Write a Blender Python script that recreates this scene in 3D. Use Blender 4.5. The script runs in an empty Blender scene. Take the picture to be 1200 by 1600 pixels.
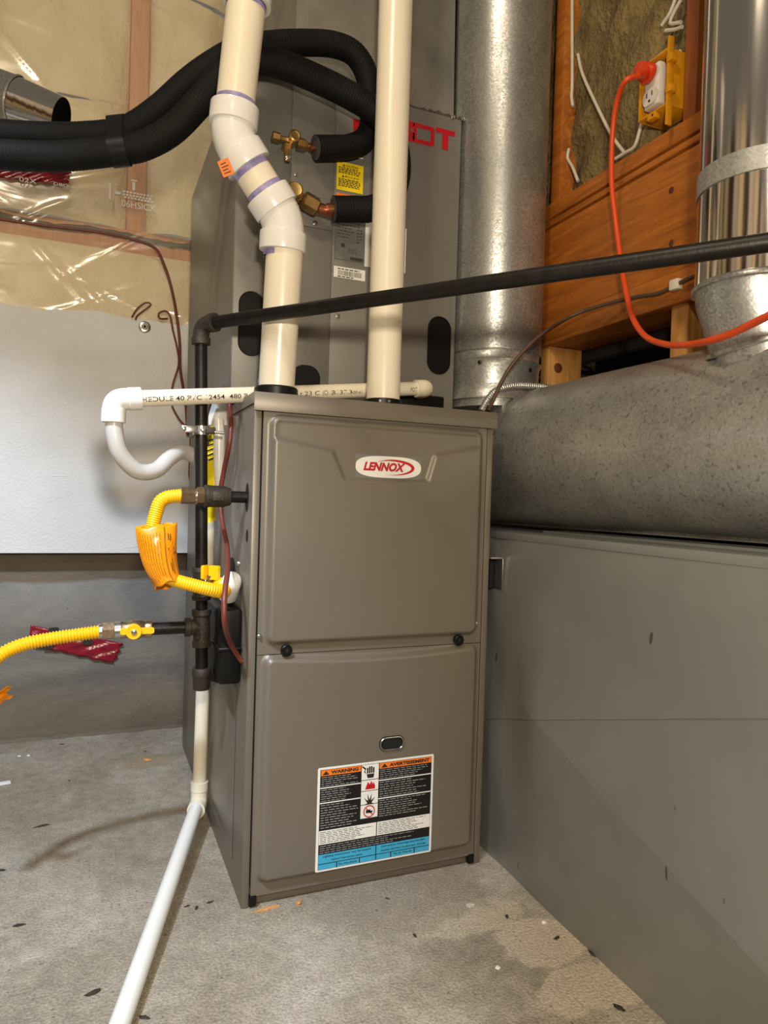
import bpy, bmesh, math, random
import numpy as np
from mathutils import Vector, Matrix
random.seed(4)
S = bpy.context.scene
COL = S.collection

# ------------------------------------------------------------------ camera
CAM = np.array([-0.2387, -1.1206, 0.6692]); YAW, PITCH, ROLL = [math.radians(a) for a in (22.756, -0.892, 1.7325)]
FPX = 1091.8
_f = np.array([math.sin(YAW)*math.cos(PITCH), math.cos(YAW)*math.cos(PITCH), math.sin(PITCH)])
_r0 = np.array([math.cos(YAW), -math.sin(YAW), 0.]); _u0 = np.cross(_r0, _f)
_r = math.cos(ROLL)*_r0 + math.sin(ROLL)*_u0
_u = -math.sin(ROLL)*_r0 + math.cos(ROLL)*_u0
cd = bpy.data.cameras.new('camera'); cam = bpy.data.objects.new('camera', cd); COL.objects.link(cam)
cd.sensor_fit = 'VERTICAL'; cd.sensor_height = 24.0; cd.lens = FPX/1600*24.0; cd.clip_start = 0.02
cam.matrix_world = Matrix([[_r[0], _u[0], -_f[0], CAM[0]], [_r[1], _u[1], -_f[1], CAM[1]], [_r[2], _u[2], -_f[2], CAM[2]], [0, 0, 0, 1]])
S.camera = cam
# ------------------------------------------------------------------ light
W = bpy.data.worlds.new('world'); S.world = W; W.use_nodes = True
W.node_tree.nodes['Background'].inputs[0].default_value = (1.0, 0.86, 0.70, 1)
W.node_tree.nodes['Background'].inputs[1].default_value = 0.16
def lamp(name, kind, loc, energy, color, size, target=None, angle=None, blend=.3):
    l = bpy.data.lights.new(name, kind); l.energy = energy; l.color = color
    if kind == 'AREA': l.shape = 'DISK'; l.size = size
    else: l.shadow_soft_size = size
    if angle: l.spot_size = angle; l.spot_blend = blend
    o = bpy.data.objects.new(name, l); COL.objects.link(o); o.location = loc
    if target is not None:
        o.rotation_euler = (Vector(target)-Vector(loc)).to_track_quat('-Z', 'Y').to_euler()
    return o
def camp(rt, up, fw): return tuple(CAM + rt*_r0 + up*np.array([0, 0, 1.]) + fw*np.array([_f[0], _f[1], 0]))
lamp('head_lamp', 'SPOT', camp(.06, .19, -.05), 39, (1.0, .87, .68), .035, camp(.04, .05, 1.3), math.radians(150), .8)
lamp('wall_fill', 'POINT', (-.62, -1.0, 2.35), 42, (1.0, .84, .62), .10)  # added warm fill, placed to brighten the upper back wall
lamp('rear_fill', 'POINT', (-.9, -2.5, 2.2), 30, (1.0, .88, .70), .10)  # added fill behind the camera, lifts overall light and duct reflections
lamp('work_light', 'SPOT', camp(-.62, 1.40, -.10), 225, (.64, .80, 1.0), .06, (-.86, .22, .0), math.radians(68), .55)
S.view_settings.view_transform = 'Standard'; S.view_settings.look = 'None'
S.view_settings.exposure = 0.0; S.view_settings.gamma = 1.0; S.view_settings.use_curve_mapping = False

# ------------------------------------------------------------------ measuring helper: a sight line of the camera met with a real plane
def on(px, py, **k):
    d = _f + _r*(px-600)/FPX - _u*(py-800)/FPX
    (a, v), = k.items()
    if a == 'D': return Vector(CAM + d*v)
    i = 'XYZ'.index(a); return Vector(CAM + d*(v-CAM[i])/d[i])

# ------------------------------------------------------------------ materials
MATS = {}
def newmat(name):
    m = bpy.data.materials.new(name); m.use_nodes = True; nt = m.node_tree
    b = nt.nodes['Principled BSDF']; MATS[name] = m; return m, nt, b
def lin(c): return tuple((x/255/12.92 if x/255 <= .04045 else ((x/255+.055)/1.055)**2.4) for x in c)+(1,)
def node(nt, t, **k):
    n = nt.nodes.new(t)
    for a, v in k.items():
        if a.startswith('i_'): n.inputs[a[2:].replace('_', ' ')].default_value = v
        else: setattr(n, a, v)
    return n
def coord(nt, scale=(1, 1, 1), rot=(0, 0, 0)):
    tc = node(nt, 'ShaderNodeTexCoord'); mp = node(nt, 'ShaderNodeMapping')
    mp.inputs['Scale'].default_value = scale; mp.inputs['Rotation'].default_value = rot
    nt.links.new(tc.outputs['Object'], mp.inputs['Vector']); return mp.outputs['Vector']
def noise(nt, vec, scale, detail=4, rough=.55, dist=0):
    n = node(nt, 'ShaderNodeTexNoise'); n.inputs['Scale'].default_value = scale; n.inputs['Detail'].default_value = detail
    n.inputs['Roughness'].default_value = rough; n.inputs['Distortion'].default_value = dist
    nt.links.new(vec, n.inputs['Vector']); return n.outputs['Fac']
def ramp(nt, fac, stops):
    r = node(nt, 'ShaderNodeValToRGB'); e = r.color_ramp.elements
    e[0].position, e[0].color = stops[0]; e[1].position, e[1].color = stops[-1]
    for p, c in stops[1:-1]: x = e.new(p); x.color = c
    nt.links.new(fac, r.inputs[0]); return r.outputs[0]
def bump(nt, b, h, strength, dist=.01):
    n = node(nt, 'ShaderNodeBump'); n.inputs['Strength'].default_value = strength; n.inputs['Distance'].default_value = dist
    nt.links.new(h, n.inputs['Height']); nt.links.new(n.outputs[0], b.inputs['Normal'])
def mixc(nt, fac, a, b, mode='MIX'):
    n = node(nt, 'ShaderNodeMix', data_type='RGBA', blend_type=mode)
    if isinstance(fac, float): n.inputs[0].default_value = fac
    else: nt.links.new(fac, n.inputs[0])
    for i, v in ((6, a), (7, b)):
        if isinstance(v, tuple): n.inputs[i].default_value = v
        else: nt.links.new(v, n.inputs[i])
    return n.outputs[2]
def math_(nt, op, a, b=None):
    n = node(nt, 'ShaderNodeMath', operation=op)
    for i, v in ((0, a), (1, b)):
        if v is None: continue
        if isinstance(v, (int, float)): n.inputs[i].default_value = v
        else: nt.links.new(v, n.inputs[i])
    return n.outputs[0]
def simple(name, c, rough=.5, metal=0., var=.12, scale=30, bumpk=0., bscale=120, spec=.5, stretch=(1, 1, 1), coat=0):
    m, nt, b = newmat(name); v = coord(nt, stretch); base = lin(c)
    n = noise(nt, v, scale)
    lo = tuple(x*(1-var) for x in base[:3])+(1,); hi = tuple(min(1, x*(1+var)) for x in base[:3])+(1,)
    nt.links.new(ramp(nt, n, [(.3, lo), (.7, hi)]), b.inputs['Base Color'])
    b.inputs['Roughness'].default_value = rough; b.inputs['Metallic'].default_value = metal
    b.inputs['Specular IOR Level'].default_value = spec; b.inputs['Coat Weight'].default_value = coat
    if bumpk: bump(nt, b, noise(nt, v, bscale, 3), bumpk, .002)
    return m
def mk_materials():
    simple('furnace_paint', (120, 112, 100), .40, .25, .03, 6, .04, 700)
    simple('coil_paint', (122, 119, 112), .45, .15, .03, 6, .03, 700)
    simple('dark_gap', (10, 10, 10), .8, 0, .1)
    simple('black_plastic', (12, 12, 12), .4, 0, .1, spec=.3)
    simple('black_foam', (11, 11, 11), .7, 0, .2, 200, .4, 500, spec=.25)
    simple('foam_core', (66, 64, 62), .9, 0, .2, 200, .4, 400)
    simple('pvc_cream', (238, 228, 204), .28, 0, .03, 8)
    simple('pvc_white', (234, 232, 226), .22, 0, .02, 10)
    simple('hose_grey', (196, 192, 186), .32, 0, .04, 10)
    simple('primer_purple', (150, 140, 185), .4, 0, .35, 60)
    simple('print_ink', (34, 32, 30), .6, 0, .1)
    simple('black_iron', (34, 31, 28), .42, .55, .35, 60, .15, 200, stretch=(1, 1, .3))
    simple('cast_iron', (66, 58, 50), .55, .5, .3, 80, .5, 300)
    simple('brass', (164, 134, 82), .36, .9, .2, 60, .1, 200)
    simple('worn_brass', (176, 150, 120), .3, .95, .35, 50, .1, 200)
    simple('copper', (182, 118, 90), .32, .95, .2, 50)
    simple('steel_bright', (200, 198, 194), .25, .95, .15, 60)
    simple('yellow_coat', (243, 190, 14), .35, 0, .06, 30)
    simple('yellow_box', (206, 140, 14), .5, 0, .12, 30)
    simple('orange_tag', (244, 150, 14), .25, 0, .12, 22, .5, 45)
    simple('orange_cord', (216, 74, 22), .42, 0, .08, 30)
    simple('orange_ink', (236, 122, 32), .5, 0, .04)
    simple('label_white', (232, 230, 224), .45, 0, .03)
    simple('label_black', (20, 20, 21), .4, 0, .06)
    simple('label_blue', (58, 166, 206), .45, 0, .05)
    simple('label_yellow', (244, 214, 22), .45, 0, .04)
    simple('label_grey', (116, 114, 108), .5, 0, .03)
    simple('text_grey', (150, 150, 148), .6, 0, .1)
    simple('ink_dark', (62, 60, 56), .6, 0, .1)
    simple('red_ink', (188, 22, 34), .4, 0, .08)
    simple('red_tape', (134, 14, 38), .22, 0, .25, 40, .5, 60)
    simple('wire_brown', (112, 52, 40), .42, 0, .12, 30)
    simple('wire_dark', (82, 58, 42), .5, 0, .12, 30)
    simple('wire_white', (206, 198, 178), .5, 0, .06, 30)
    simple('receptacle', (214, 206, 196), .35, 0, .04)
    simple('plug_red', (206, 62, 24), .45, 0, .08, 30)
    simple('paper_white', (226, 224, 220), .7, 0, .04)
    simple('sealant', (58, 54, 50), .7, 0, .3, 60)
    simple('tape_brown', (104, 92, 78), .35, .5, .3, 60, .4, 80)
    simple('crawl_dark', (30, 24, 19), .95, 0, .3, 6)
    simple('debris_dark', (52, 42, 34), .8, 0, .3, 60)
    simple('debris_tan', (196, 140, 78), .7, 0, .2, 60)
    simple('pebble', (176, 168, 156), .8, 0, .2, 60)
    # galvanised sheet
    for nm, base, ro in (('galv_duct', (188, 187, 182), .34), ('galv_spangle', (178, 178, 174), .36), ('galv_sheet', (186, 187, 183), .36), ('galv_plenum', (156, 152, 142), .5)):
        m, nt, b = newmat(nm); v = coord(nt)
        vo = node(nt, 'ShaderNodeTexVoronoi'); vo.inputs['Scale'].default_value = {'galv_duct': 300, 'galv_spangle': 330}.get(nm, 60); nt.links.new(v, vo.inputs['Vector'])
        vo.inputs['Randomness'].default_value = 1.0
        sep = node(nt, 'ShaderNodeSeparateColor'); nt.links.new(vo.outputs['Color'], sep.inputs[0])
        n2 = noise(nt, v, 9 if nm != 'galv_sheet' else 3, 5); n3 = noise(nt, v, 130, 3, .6)
        k = {'galv_spangle': .34, 'galv_duct': .14, 'galv_sheet': .0}.get(nm, .04)
        mixv = math_(nt, 'ADD', math_(nt, 'MULTIPLY', sep.outputs[0], k), math_(nt, 'MULTIPLY', n2, .55 if nm != 'galv_sheet' else .35))
        c0 = lin(base); lo = tuple(x*.55 for x in c0[:3])+(1,); hi = tuple(min(1, x*1.35) for x in c0[:3])+(1,)
        colr = ramp(nt, mixv, [(.15, lo), (.65, hi)])
        if nm == 'galv_duct':   # dull corroded patches
            sp = ramp(nt, n3, [(.58, (0, 0, 0, 1)), (.66, (1, 1, 1, 1))])
            colr = mixc(nt, math_(nt, 'MULTIPLY', sp, .5), colr, lin((78, 76, 70)))
        if nm == 'galv_sheet':  # dried drips
            dv = coord(nt, (45, 45, 17)); sp = ramp(nt, noise(nt, dv, 1.0, 1, .3), [(.79, (0, 0, 0, 1)), (.81, (1, 1, 1, 1))])
            colr = mixc(nt, math_(nt, 'MULTIPLY', sp, .8), colr, lin((74, 66, 56)))
        nt.links.new(colr, b.inputs['Base Color'])
        b.inputs['Metallic'].default_value = {'galv_duct': .70, 'galv_sheet': .50, 'galv_plenum': .5}.get(nm, .75)
        nt.links.new(ramp(nt, mixv, [(.1, (ro+.12,)*3+(1,)), (.7, (ro-.08,)*3+(1,))]), b.inputs['Roughness'])
        bump(nt, b, noise(nt, v, 260 if nm != 'galv_sheet' else 14, 3), .12 if nm != 'galv_sheet' else .10, .002 if nm != 'galv_sheet' else .01)
    m, nt, b = newmat('chrome_vent'); b.inputs['Base Color'].default_value = lin((214, 208, 200)); b.inputs['Metallic'].default_value = 1; b.inputs['Roughness'].default_value = .13
    bump(nt, b, noise(nt, coord(nt, (1, 1, .08)), 40, 2), .10, .004)
    # wood
    for nm, c0, c1 in (('wood_orange', (136, 74, 18), (192, 116, 40)), ('wood_pale', (160, 106, 48), (206, 158, 92)), ('wood_red', (112, 58, 22), (152, 88, 38)), ('stud_pink', (206, 138, 92), (232, 176, 132))):
        m, nt, b = newmat(nm)
        v = coord(nt, (10, 1.0, 10) if nm in ('wood_orange',) else (10, 10, 1.0))
        n = noise(nt, v, 5, 5, .6, 1.2); w = noise(nt, coord(nt), 3, 2)
        f = math_(nt, 'ADD', math_(nt, 'MULTIPLY', n, .75), math_(nt, 'MULTIPLY', w, .25))
        nt.links.new(ramp(nt, f, [(.32, lin(c0)), (.5, lin(tuple((a+b_)//2 for a, b_ in zip(c0, c1)))), (.68, lin(c1))]), b.inputs['Base Color'])
        b.inputs['Roughness'].default_value = .5; bump(nt, b, n, .25, .002)
    simple('knot', (92, 46, 16), .6, 0, .3, 60)
    # mineral wool
    m, nt, b = newmat('mineral_wool'); v = coord(nt, (1, 1, .6)); n = noise(nt, v, 14, 6, .65, .6); n2 = noise(nt, coord(nt), 90, 3)
    nt.links.new(ramp(nt, n, [(.3, lin((84, 68, 40))), (.55, lin((130, 110, 68))), (.75, lin((154, 132, 86)))]), b.inputs['Base Color'])
    b.inputs['Roughness'].default_value = 1; bump(nt, b, math_(nt, 'ADD', n, n2), .7, .02)
    # glass wool behind the plastic
    m, nt, b = newmat('glass_wool'); v = coord(nt, (1, 1, .45)); n = noise(nt, v, 6, 5, .6, .5); n2 = noise(nt, coord(nt), 60, 3)
    nt.links.new(ramp(nt, n, [(.25, lin((222, 202, 158))), (.5, lin((240, 226, 188))), (.75, lin((250, 242, 220)))]), b.inputs['Base Color'])
    b.inputs['Roughness'].default_value = 1; bump(nt, b, math_(nt, 'ADD', n, math_(nt, 'MULTIPLY', n2, .3)), .6, .03)
    # clear plastic sheet
    m, nt, b = newmat('clear_film'); out = nt.nodes['Material Output']; nt.nodes.remove(b)
    tr = node(nt, 'ShaderNodeBsdfTransparent'); tr.inputs[0].default_value = (1, 1, 1, 1)
    gl = node(nt, 'ShaderNodeBsdfGlossy'); gl.inputs['Roughness'].default_value = .16; gl.inputs[0].default_value = (1, .97, .92, 1)
    df = node(nt, 'ShaderNodeBsdfDiffuse'); df.inputs[0].default_value = lin((226, 214, 186))
    fr = node(nt, 'ShaderNodeFresnel'); fr.inputs[0].default_value = 1.5
    n = noise(nt, coord(nt, (1, 1, 2.2), (0, .35, 0)), 4, 2, .45, .5); bp = node(nt, 'ShaderNodeBump'); bp.inputs['Strength'].default_value = .35; bp.inputs['Distance'].default_value = .02
    nt.links.new(n, bp.inputs['Height']); nt.links.new(bp.outputs[0], gl.inputs['Normal']); nt.links.new(bp.outputs[0], fr.inputs['Normal'])
    m1 = node(nt, 'ShaderNodeMixShader'); m1.inputs[0].default_value = .20; nt.links.new(tr.outputs[0], m1.inputs[1]); nt.links.new(df.outputs[0], m1.inputs[2])
    m2 = node(nt, 'ShaderNodeMixShader'); nt.links.new(math_(nt, 'ADD', fr.outputs[0], .02), m2.inputs[0]); nt.links.new(m1.outputs[0], m2.inputs[1]); nt.links.new(gl.outputs[0], m2.inputs[2])
    nt.links.new(m2.outputs[0], out.inputs[0])
    # expanded foam board
    m, nt, b = newmat('foam_board'); v = coord(nt); vo = node(nt, 'ShaderNodeTexVoronoi'); vo.inputs['Scale'].default_value = 170; nt.links.new(v, vo.inputs['Vector'])
    st = noise(nt, coord(nt, (1, 1, .02)), 110, 2); big = noise(nt, v, 5, 4)
    nt.links.new(ramp(nt, big, [(.3, lin((212, 211, 209))), (.7, lin((226, 225, 223)))]), b.inputs['Base Color']); b.inputs['Roughness'].default_value = .55
    hh = math_(nt, 'ADD', math_(nt, 'MULTIPLY', vo.outputs['Distance'], .5), math_(nt, 'ADD', math_(nt, 'MULTIPLY', st, .35), math_(nt, 'MULTIPLY', ramp(nt, noise(nt, coord(nt, (1, 1, 5), (0, .3, 0)), 9, 2), [(.68, (0, 0, 0, 1)), (.72, (1, 1, 1, 1))]), .8)))
    bump(nt, b, hh, .35, .004)
    # poured concrete wall
    m, nt, b = newmat('concrete_wall'); v = coord(nt, (.45, 1, 1)); n = noise(nt, v, 6, 7, .65, .6); n2 = noise(nt, coord(nt), 45, 5, .6)
    tc = node(nt, 'ShaderNodeTexCoord'); sx = node(nt, 'ShaderNodeSeparateXYZ'); nt.links.new(tc.outputs['Object'], sx.inputs[0])
    zz = math_(nt, 'ADD', sx.outputs[2], math_(nt, 'MULTIPLY', math_(nt, 'SUBTRACT', n, .5), .05))
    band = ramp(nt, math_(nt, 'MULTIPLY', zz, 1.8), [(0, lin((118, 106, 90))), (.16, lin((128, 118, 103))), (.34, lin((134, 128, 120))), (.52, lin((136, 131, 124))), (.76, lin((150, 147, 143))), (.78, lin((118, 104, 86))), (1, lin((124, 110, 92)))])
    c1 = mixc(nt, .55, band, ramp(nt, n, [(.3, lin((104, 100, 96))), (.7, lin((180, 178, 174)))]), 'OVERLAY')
    spk = ramp(nt, noise(nt, coord(nt), 70, 2), [(.70, (0, 0, 0, 1)), (.75, (1, 1, 1, 1))])
    nt.links.new(mixc(nt, math_(nt, 'MULTIPLY', spk, .5), c1, lin((60, 54, 48))), b.inputs['Base Color']); b.inputs['Roughness'].default_value = .6
    bump(nt, b, math_(nt, 'ADD', n, math_(nt, 'MULTIPLY', n2, .25)), .35, .02)
    # floor slab
    m, nt, b = newmat('concrete_floor'); v = coord(nt); n = noise(nt, v, 3.2, 6, .6, .6); n2 = noise(nt, v, 38, 6, .75); n3 = noise(nt, v, 240, 3, .6); n4 = noise(nt, v, 1.5, 4, .6, 1.0)
    c = ramp(nt, n, [(.30, lin((148, 138, 123))), (.46, lin((170, 159, 142))), (.56, lin((183, 173, 157))), (.72, lin((202, 196, 185)))])
    c = mixc(nt, .45, c, ramp(nt, n2, [(.32, lin((104, 100, 94))), (.68, lin((196, 193, 188)))]), 'OVERLAY')
    patch = ramp(nt, n4, [(.60, (0, 0, 0, 1)), (.62, (1, 1, 1, 1))])
    c = mixc(nt, math_(nt, 'MULTIPLY', patch, .3), c, lin((206, 194, 174)))
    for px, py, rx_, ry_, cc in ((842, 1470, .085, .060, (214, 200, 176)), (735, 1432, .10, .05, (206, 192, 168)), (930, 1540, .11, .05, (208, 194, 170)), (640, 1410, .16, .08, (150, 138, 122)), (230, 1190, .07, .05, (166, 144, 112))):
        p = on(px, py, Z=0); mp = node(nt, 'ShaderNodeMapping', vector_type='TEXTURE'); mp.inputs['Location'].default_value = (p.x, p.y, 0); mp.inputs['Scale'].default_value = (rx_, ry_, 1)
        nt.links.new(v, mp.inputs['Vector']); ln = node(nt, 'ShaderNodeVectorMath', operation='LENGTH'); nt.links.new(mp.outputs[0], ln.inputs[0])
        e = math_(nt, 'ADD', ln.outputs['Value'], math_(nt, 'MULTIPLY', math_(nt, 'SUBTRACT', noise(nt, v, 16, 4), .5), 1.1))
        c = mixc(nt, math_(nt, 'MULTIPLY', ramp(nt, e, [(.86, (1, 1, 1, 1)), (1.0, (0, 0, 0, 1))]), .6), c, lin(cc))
    spk = ramp(nt, noise(nt, v, 95, 2, .5), [(.68, (0, 0, 0, 1)), (.74, (1, 1, 1, 1))])
    c = mixc(nt, math_(nt, 'MULTIPLY', spk, .6), c, lin((74, 64, 54)))
    c = mixc(nt, .35, c, ramp(nt, n3, [(.35, lin((70, 66, 60))), (.65, lin((206, 202, 196)))]), 'OVERLAY')
    nt.links.new(c, b.inputs['Base Color']); b.inputs['Roughness'].default_value = .8
    bump(nt, b, math_(nt, 'ADD', math_(nt, 'MULTIPLY', n2, .6), n3), .9, .004)
mk_materials()

# ------------------------------------------------------------------ mesh helpers
def V(*a): return Vector(a)
def smoothstep(a, b, x):
    t = max(0., min(1., (x-a)/(b-a))); return t*t*(3-2*t)
class MB:
    def __init__(s): s.v = []; s.f = []
    def add(s, vs, fs):
        o = len(s.v); s.v += [tuple(x) for x in vs]; s.f += [tuple(i+o for i in q) for q in fs]; return s
    def box(s, lo, hi, bev=0, seg=2):
        lo = Vector(lo); hi = Vector(hi)
        bm = bmesh.new(); bmesh.ops.create_cube(bm, size=1)
        for v in bm.verts: v.co = Vector((lo[i]+(v.co[i]+.5)*(hi[i]-lo[i]) for i in range(3)))
        if bev: bmesh.ops.bevel(bm, geom=bm.edges[:], offset=bev, segments=seg, affect='EDGES', profile=.5)
        bm.verts.index_update(); s.add([v.co for v in bm.verts], [[v.index for v in f.verts] for f in bm.faces]); bm.free(); return s
    def lathe(s, p, d, prof, n=20, cap=True):
        p = Vector(p); d = Vector(d).normalized(); a = d.orthogonal().normalized(); b = d.cross(a)
        vs = []; fs = []
        for t, r in prof:
            for i in range(n):
                th = 2*math.pi*i/n; vs.append(p+d*t+(a*math.cos(th)+b*math.sin(th))*r)
        for k in range(len(prof)-1):
            for i in range(n):
                j = (i+1) % n; fs.append((k*n+i, k*n+j, (k+1)*n+j, (k+1)*n+i))
        if cap:
            fs.append(tuple(range(n))[::-1]); m = (len(prof)-1)*n; fs.append(tuple(range(m, m+n)))
        return s.add(vs, fs)
    def cyl(s, p0, p1, r, r1=None, n=20, cap=True):
        p0 = Vector(p0); p1 = Vector(p1); L = (p1-p0).length
        return s.lathe(p0, p1-p0, [(0, r), (L, r if r1 is None else r1)], n, cap)
    def tube(s, path, r, n=14, cap=True):
        P = [Vector(q) for q in path]; m = len(P); R = r if isinstance(r, (list, tuple)) else [r]*m
        T = [(P[min(i+1, m-1)]-P[max(i-1, 0)]).normalized() for i in range(m)]
        a = T[0].orthogonal().normalized(); vs = []; fs = []
        for i in range(m):
            a = (a-T[i]*a.dot(T[i])).normalized(); b = T[i].cross(a)
            for k in range(n):
                th = 2*math.pi*k/n; vs.append(P[i]+(a*math.cos(th)+b*math.sin(th))*R[i])
        for i in range(m-1):
            for k in range(n):
                j = (k+1) % n; fs.append((i*n+k, i*n+j, (i+1)*n+j, (i+1)*n+k))
        if cap: fs.append(tuple(range(n))[::-1]); fs.append(tuple(range((m-1)*n, m*n)))
        return s.add(vs, fs)
    def prism(s, poly, o, ex, ey, t):
        """outline in the plane (o, ex, ey) given thickness t along ex x ey"""
        o = Vector(o); ex = Vector(ex).normalized(); ey = Vector(ey).normalized(); nz = ex.cross(ey); n = len(poly)
        vs = [o+ex*x+ey*y for x, y in poly]+[o+ex*x+ey*y+nz*t for x, y in poly]
        fs = [tuple(range(n))[::-1], tuple(range(n, 2*n))]+[(i, (i+1) % n, n+(i+1) % n, n+i) for i in range(n)]
        return s.add(vs, fs)
    def grid(s, fn, nu, nv):
        vs = [fn(i/nu, j/nv) for j in range(nv+1) for i in range(nu+1)]
        fs = [(j*(nu+1)+i, j*(nu+1)+i+1, (j+1)*(nu+1)+i+1, (j+1)*(nu+1)+i) for j in range(nv) for i in range(nu)]
        return s.add(vs, fs)
    def build(s, name, mat, parent=None, smooth=35, label=None, kind=None, base=None):
        root = parent
        off = Vector((0, 0, 0)) if base is None else Vector(base)
        while root is not None:
            off = off+root.location; root = root.parent
        me = bpy.data.meshes.new(name); me.from_pydata([tuple(Vector(v)-off) for v in s.v], [], s.f)
        bm = bmesh.new(); bm.from_mesh(me); bmesh.ops.recalc_face_normals(bm, faces=bm.faces[:]); bm.to_mesh(me); bm.free()
        me.materials.append(MATS[mat])
        if smooth:
            me.polygons.foreach_set('use_smooth', [True]*len(me.polygons)); me.set_sharp_from_angle(angle=math.radians(smooth))
        o = bpy.data.objects.new(name, me); COL.objects.link(o)
        if base is not None: o.location = base
        if parent is not None: o.parent = parent
        if label: o['label'] = label
        if kind: o['kind'] = kind
        return o
def spline(pts, step=.006, loops=True):
    P = [Vector(p) for p in pts]; P = [P[0]*2-P[1]]+P+[P[-1]*2-P[-2]]; out = []
    for i in range(1, len(P)-2):
        p0, p1, p2, p3 = P[i-1:i+3]; n = max(2, int((p2-p1).length/step))
        for k in range(n):
            t = k/n; t2 = t*t; t3 = t2*t
            out.append(.5*((2*p1)+(p2-p0)*t+(2*p0-5*p1+4*p2-p3)*t2+(3*p1-p0-3*p2+p3)*t3))
    out.append(P[-2]); return out
def resample(path, step):
    out = [path[0]]; acc = 0
    for a, b in zip(path, path[1:]):
        L = (b-a).length; d = step-acc
        while d <= L and L > 0: out.append(a.lerp(b, d/L)); d += step
        acc = (acc+L) % step
    return out
def fillet(pts, r, n=8):
    """polyline with rounded corners"""
    P = [Vector(p) for p in pts]; out = [P[0]]
    for i in range(1, len(P)-1):
        a = (P[i-1]-P[i]).normalized(); b = (P[i+1]-P[i]).normalized(); rr = r[i-1] if isinstance(r, (list, tuple)) else r
        q0 = P[i]+a*rr; q1 = P[i]+b*rr
        for k in range(n+1):
            t = k/n; out.append(q0*(1-t)**2+P[i]*2*t*(1-t)+q1*t*t)
    out.append(P[-1]); return out
def rrect(x0, y0, x1, y1, r, n=5):
    o = []
    for cx, cy, a in ((x1-r, y1-r, 0), (x0+r, y1-r, 90), (x0+r, y0+r, 180), (x1-r, y0+r, 270)):
        for k in range(n+1):
            t = math.radians(a+90*k/n); o.append((cx+r*math.cos(t), cy+r*math.sin(t)))
    return o
def tag(o, label, cat, group=None):
    o['label'] = label; o['category'] = cat
    if group: o['group'] = group
    return o
def thing(name, label, cat, base=(0, 0, 0), group=None):
    o = bpy.data.objects.new(name, None); COL.objects.link(o); o.location = base; o.empty_display_size = .05
    return tag(o, label, cat, group)
def text_mb(txt, size, shear=0., bold=0., sx=1., align='LEFT', extrude=.0):
    c = bpy.data.curves.new('tmp', 'FONT'); c.body = txt; c.size = size; c.shear = shear; c.offset = bold; c.align_x = align; c.resolution_u = 3
    o = bpy.data.objects.new('tmp', c); COL.objects.link(o); dg = bpy.context.evaluated_depsgraph_get(); dg.update()
    me = bpy.data.meshes.new_from_object(o.evaluated_get(dg)); vs = [Vector((v.co.x*sx, v.co.y, 0)) for v in me.vertices]; fs = [tuple(p.vertices) for p in me.polygons]
    bpy.data.objects.remove(o); bpy.data.curves.remove(c); bpy.data.meshes.remove(me); return vs, fs
def text_on(mb, txt, o, ex, ey, width=None, height=None, **k):
    """flat lettering in the plane (o, ex, ey), fitted to a width and a cap height"""
    vs, fs = text_mb(txt, 1.0, **k)
    if not vs: return mb
    x0 = min(v.x for v in vs); x1 = max(v.x for v in vs); y0 = min(v.y for v in vs); y1 = max(v.y for v in vs)
    sy = height/(y1-y0) if height else None; sx_ = width/(x1-x0) if width else sy
    if sy is None: sy = sx_
    o = Vector(o); ex = Vector(ex).normalized(); ey = Vector(ey).normalized()
    return mb.add([o+ex*(v.x-x0)*sx_+ey*(v.y-y0)*sy for v in vs], fs)

W_, H_ = .4445, .838
XR, ZU = V(1, 0, 0), V(0, 0, 1)
WALL_Y = .955
XW = .665        # face of the timber wall on the right

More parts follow.
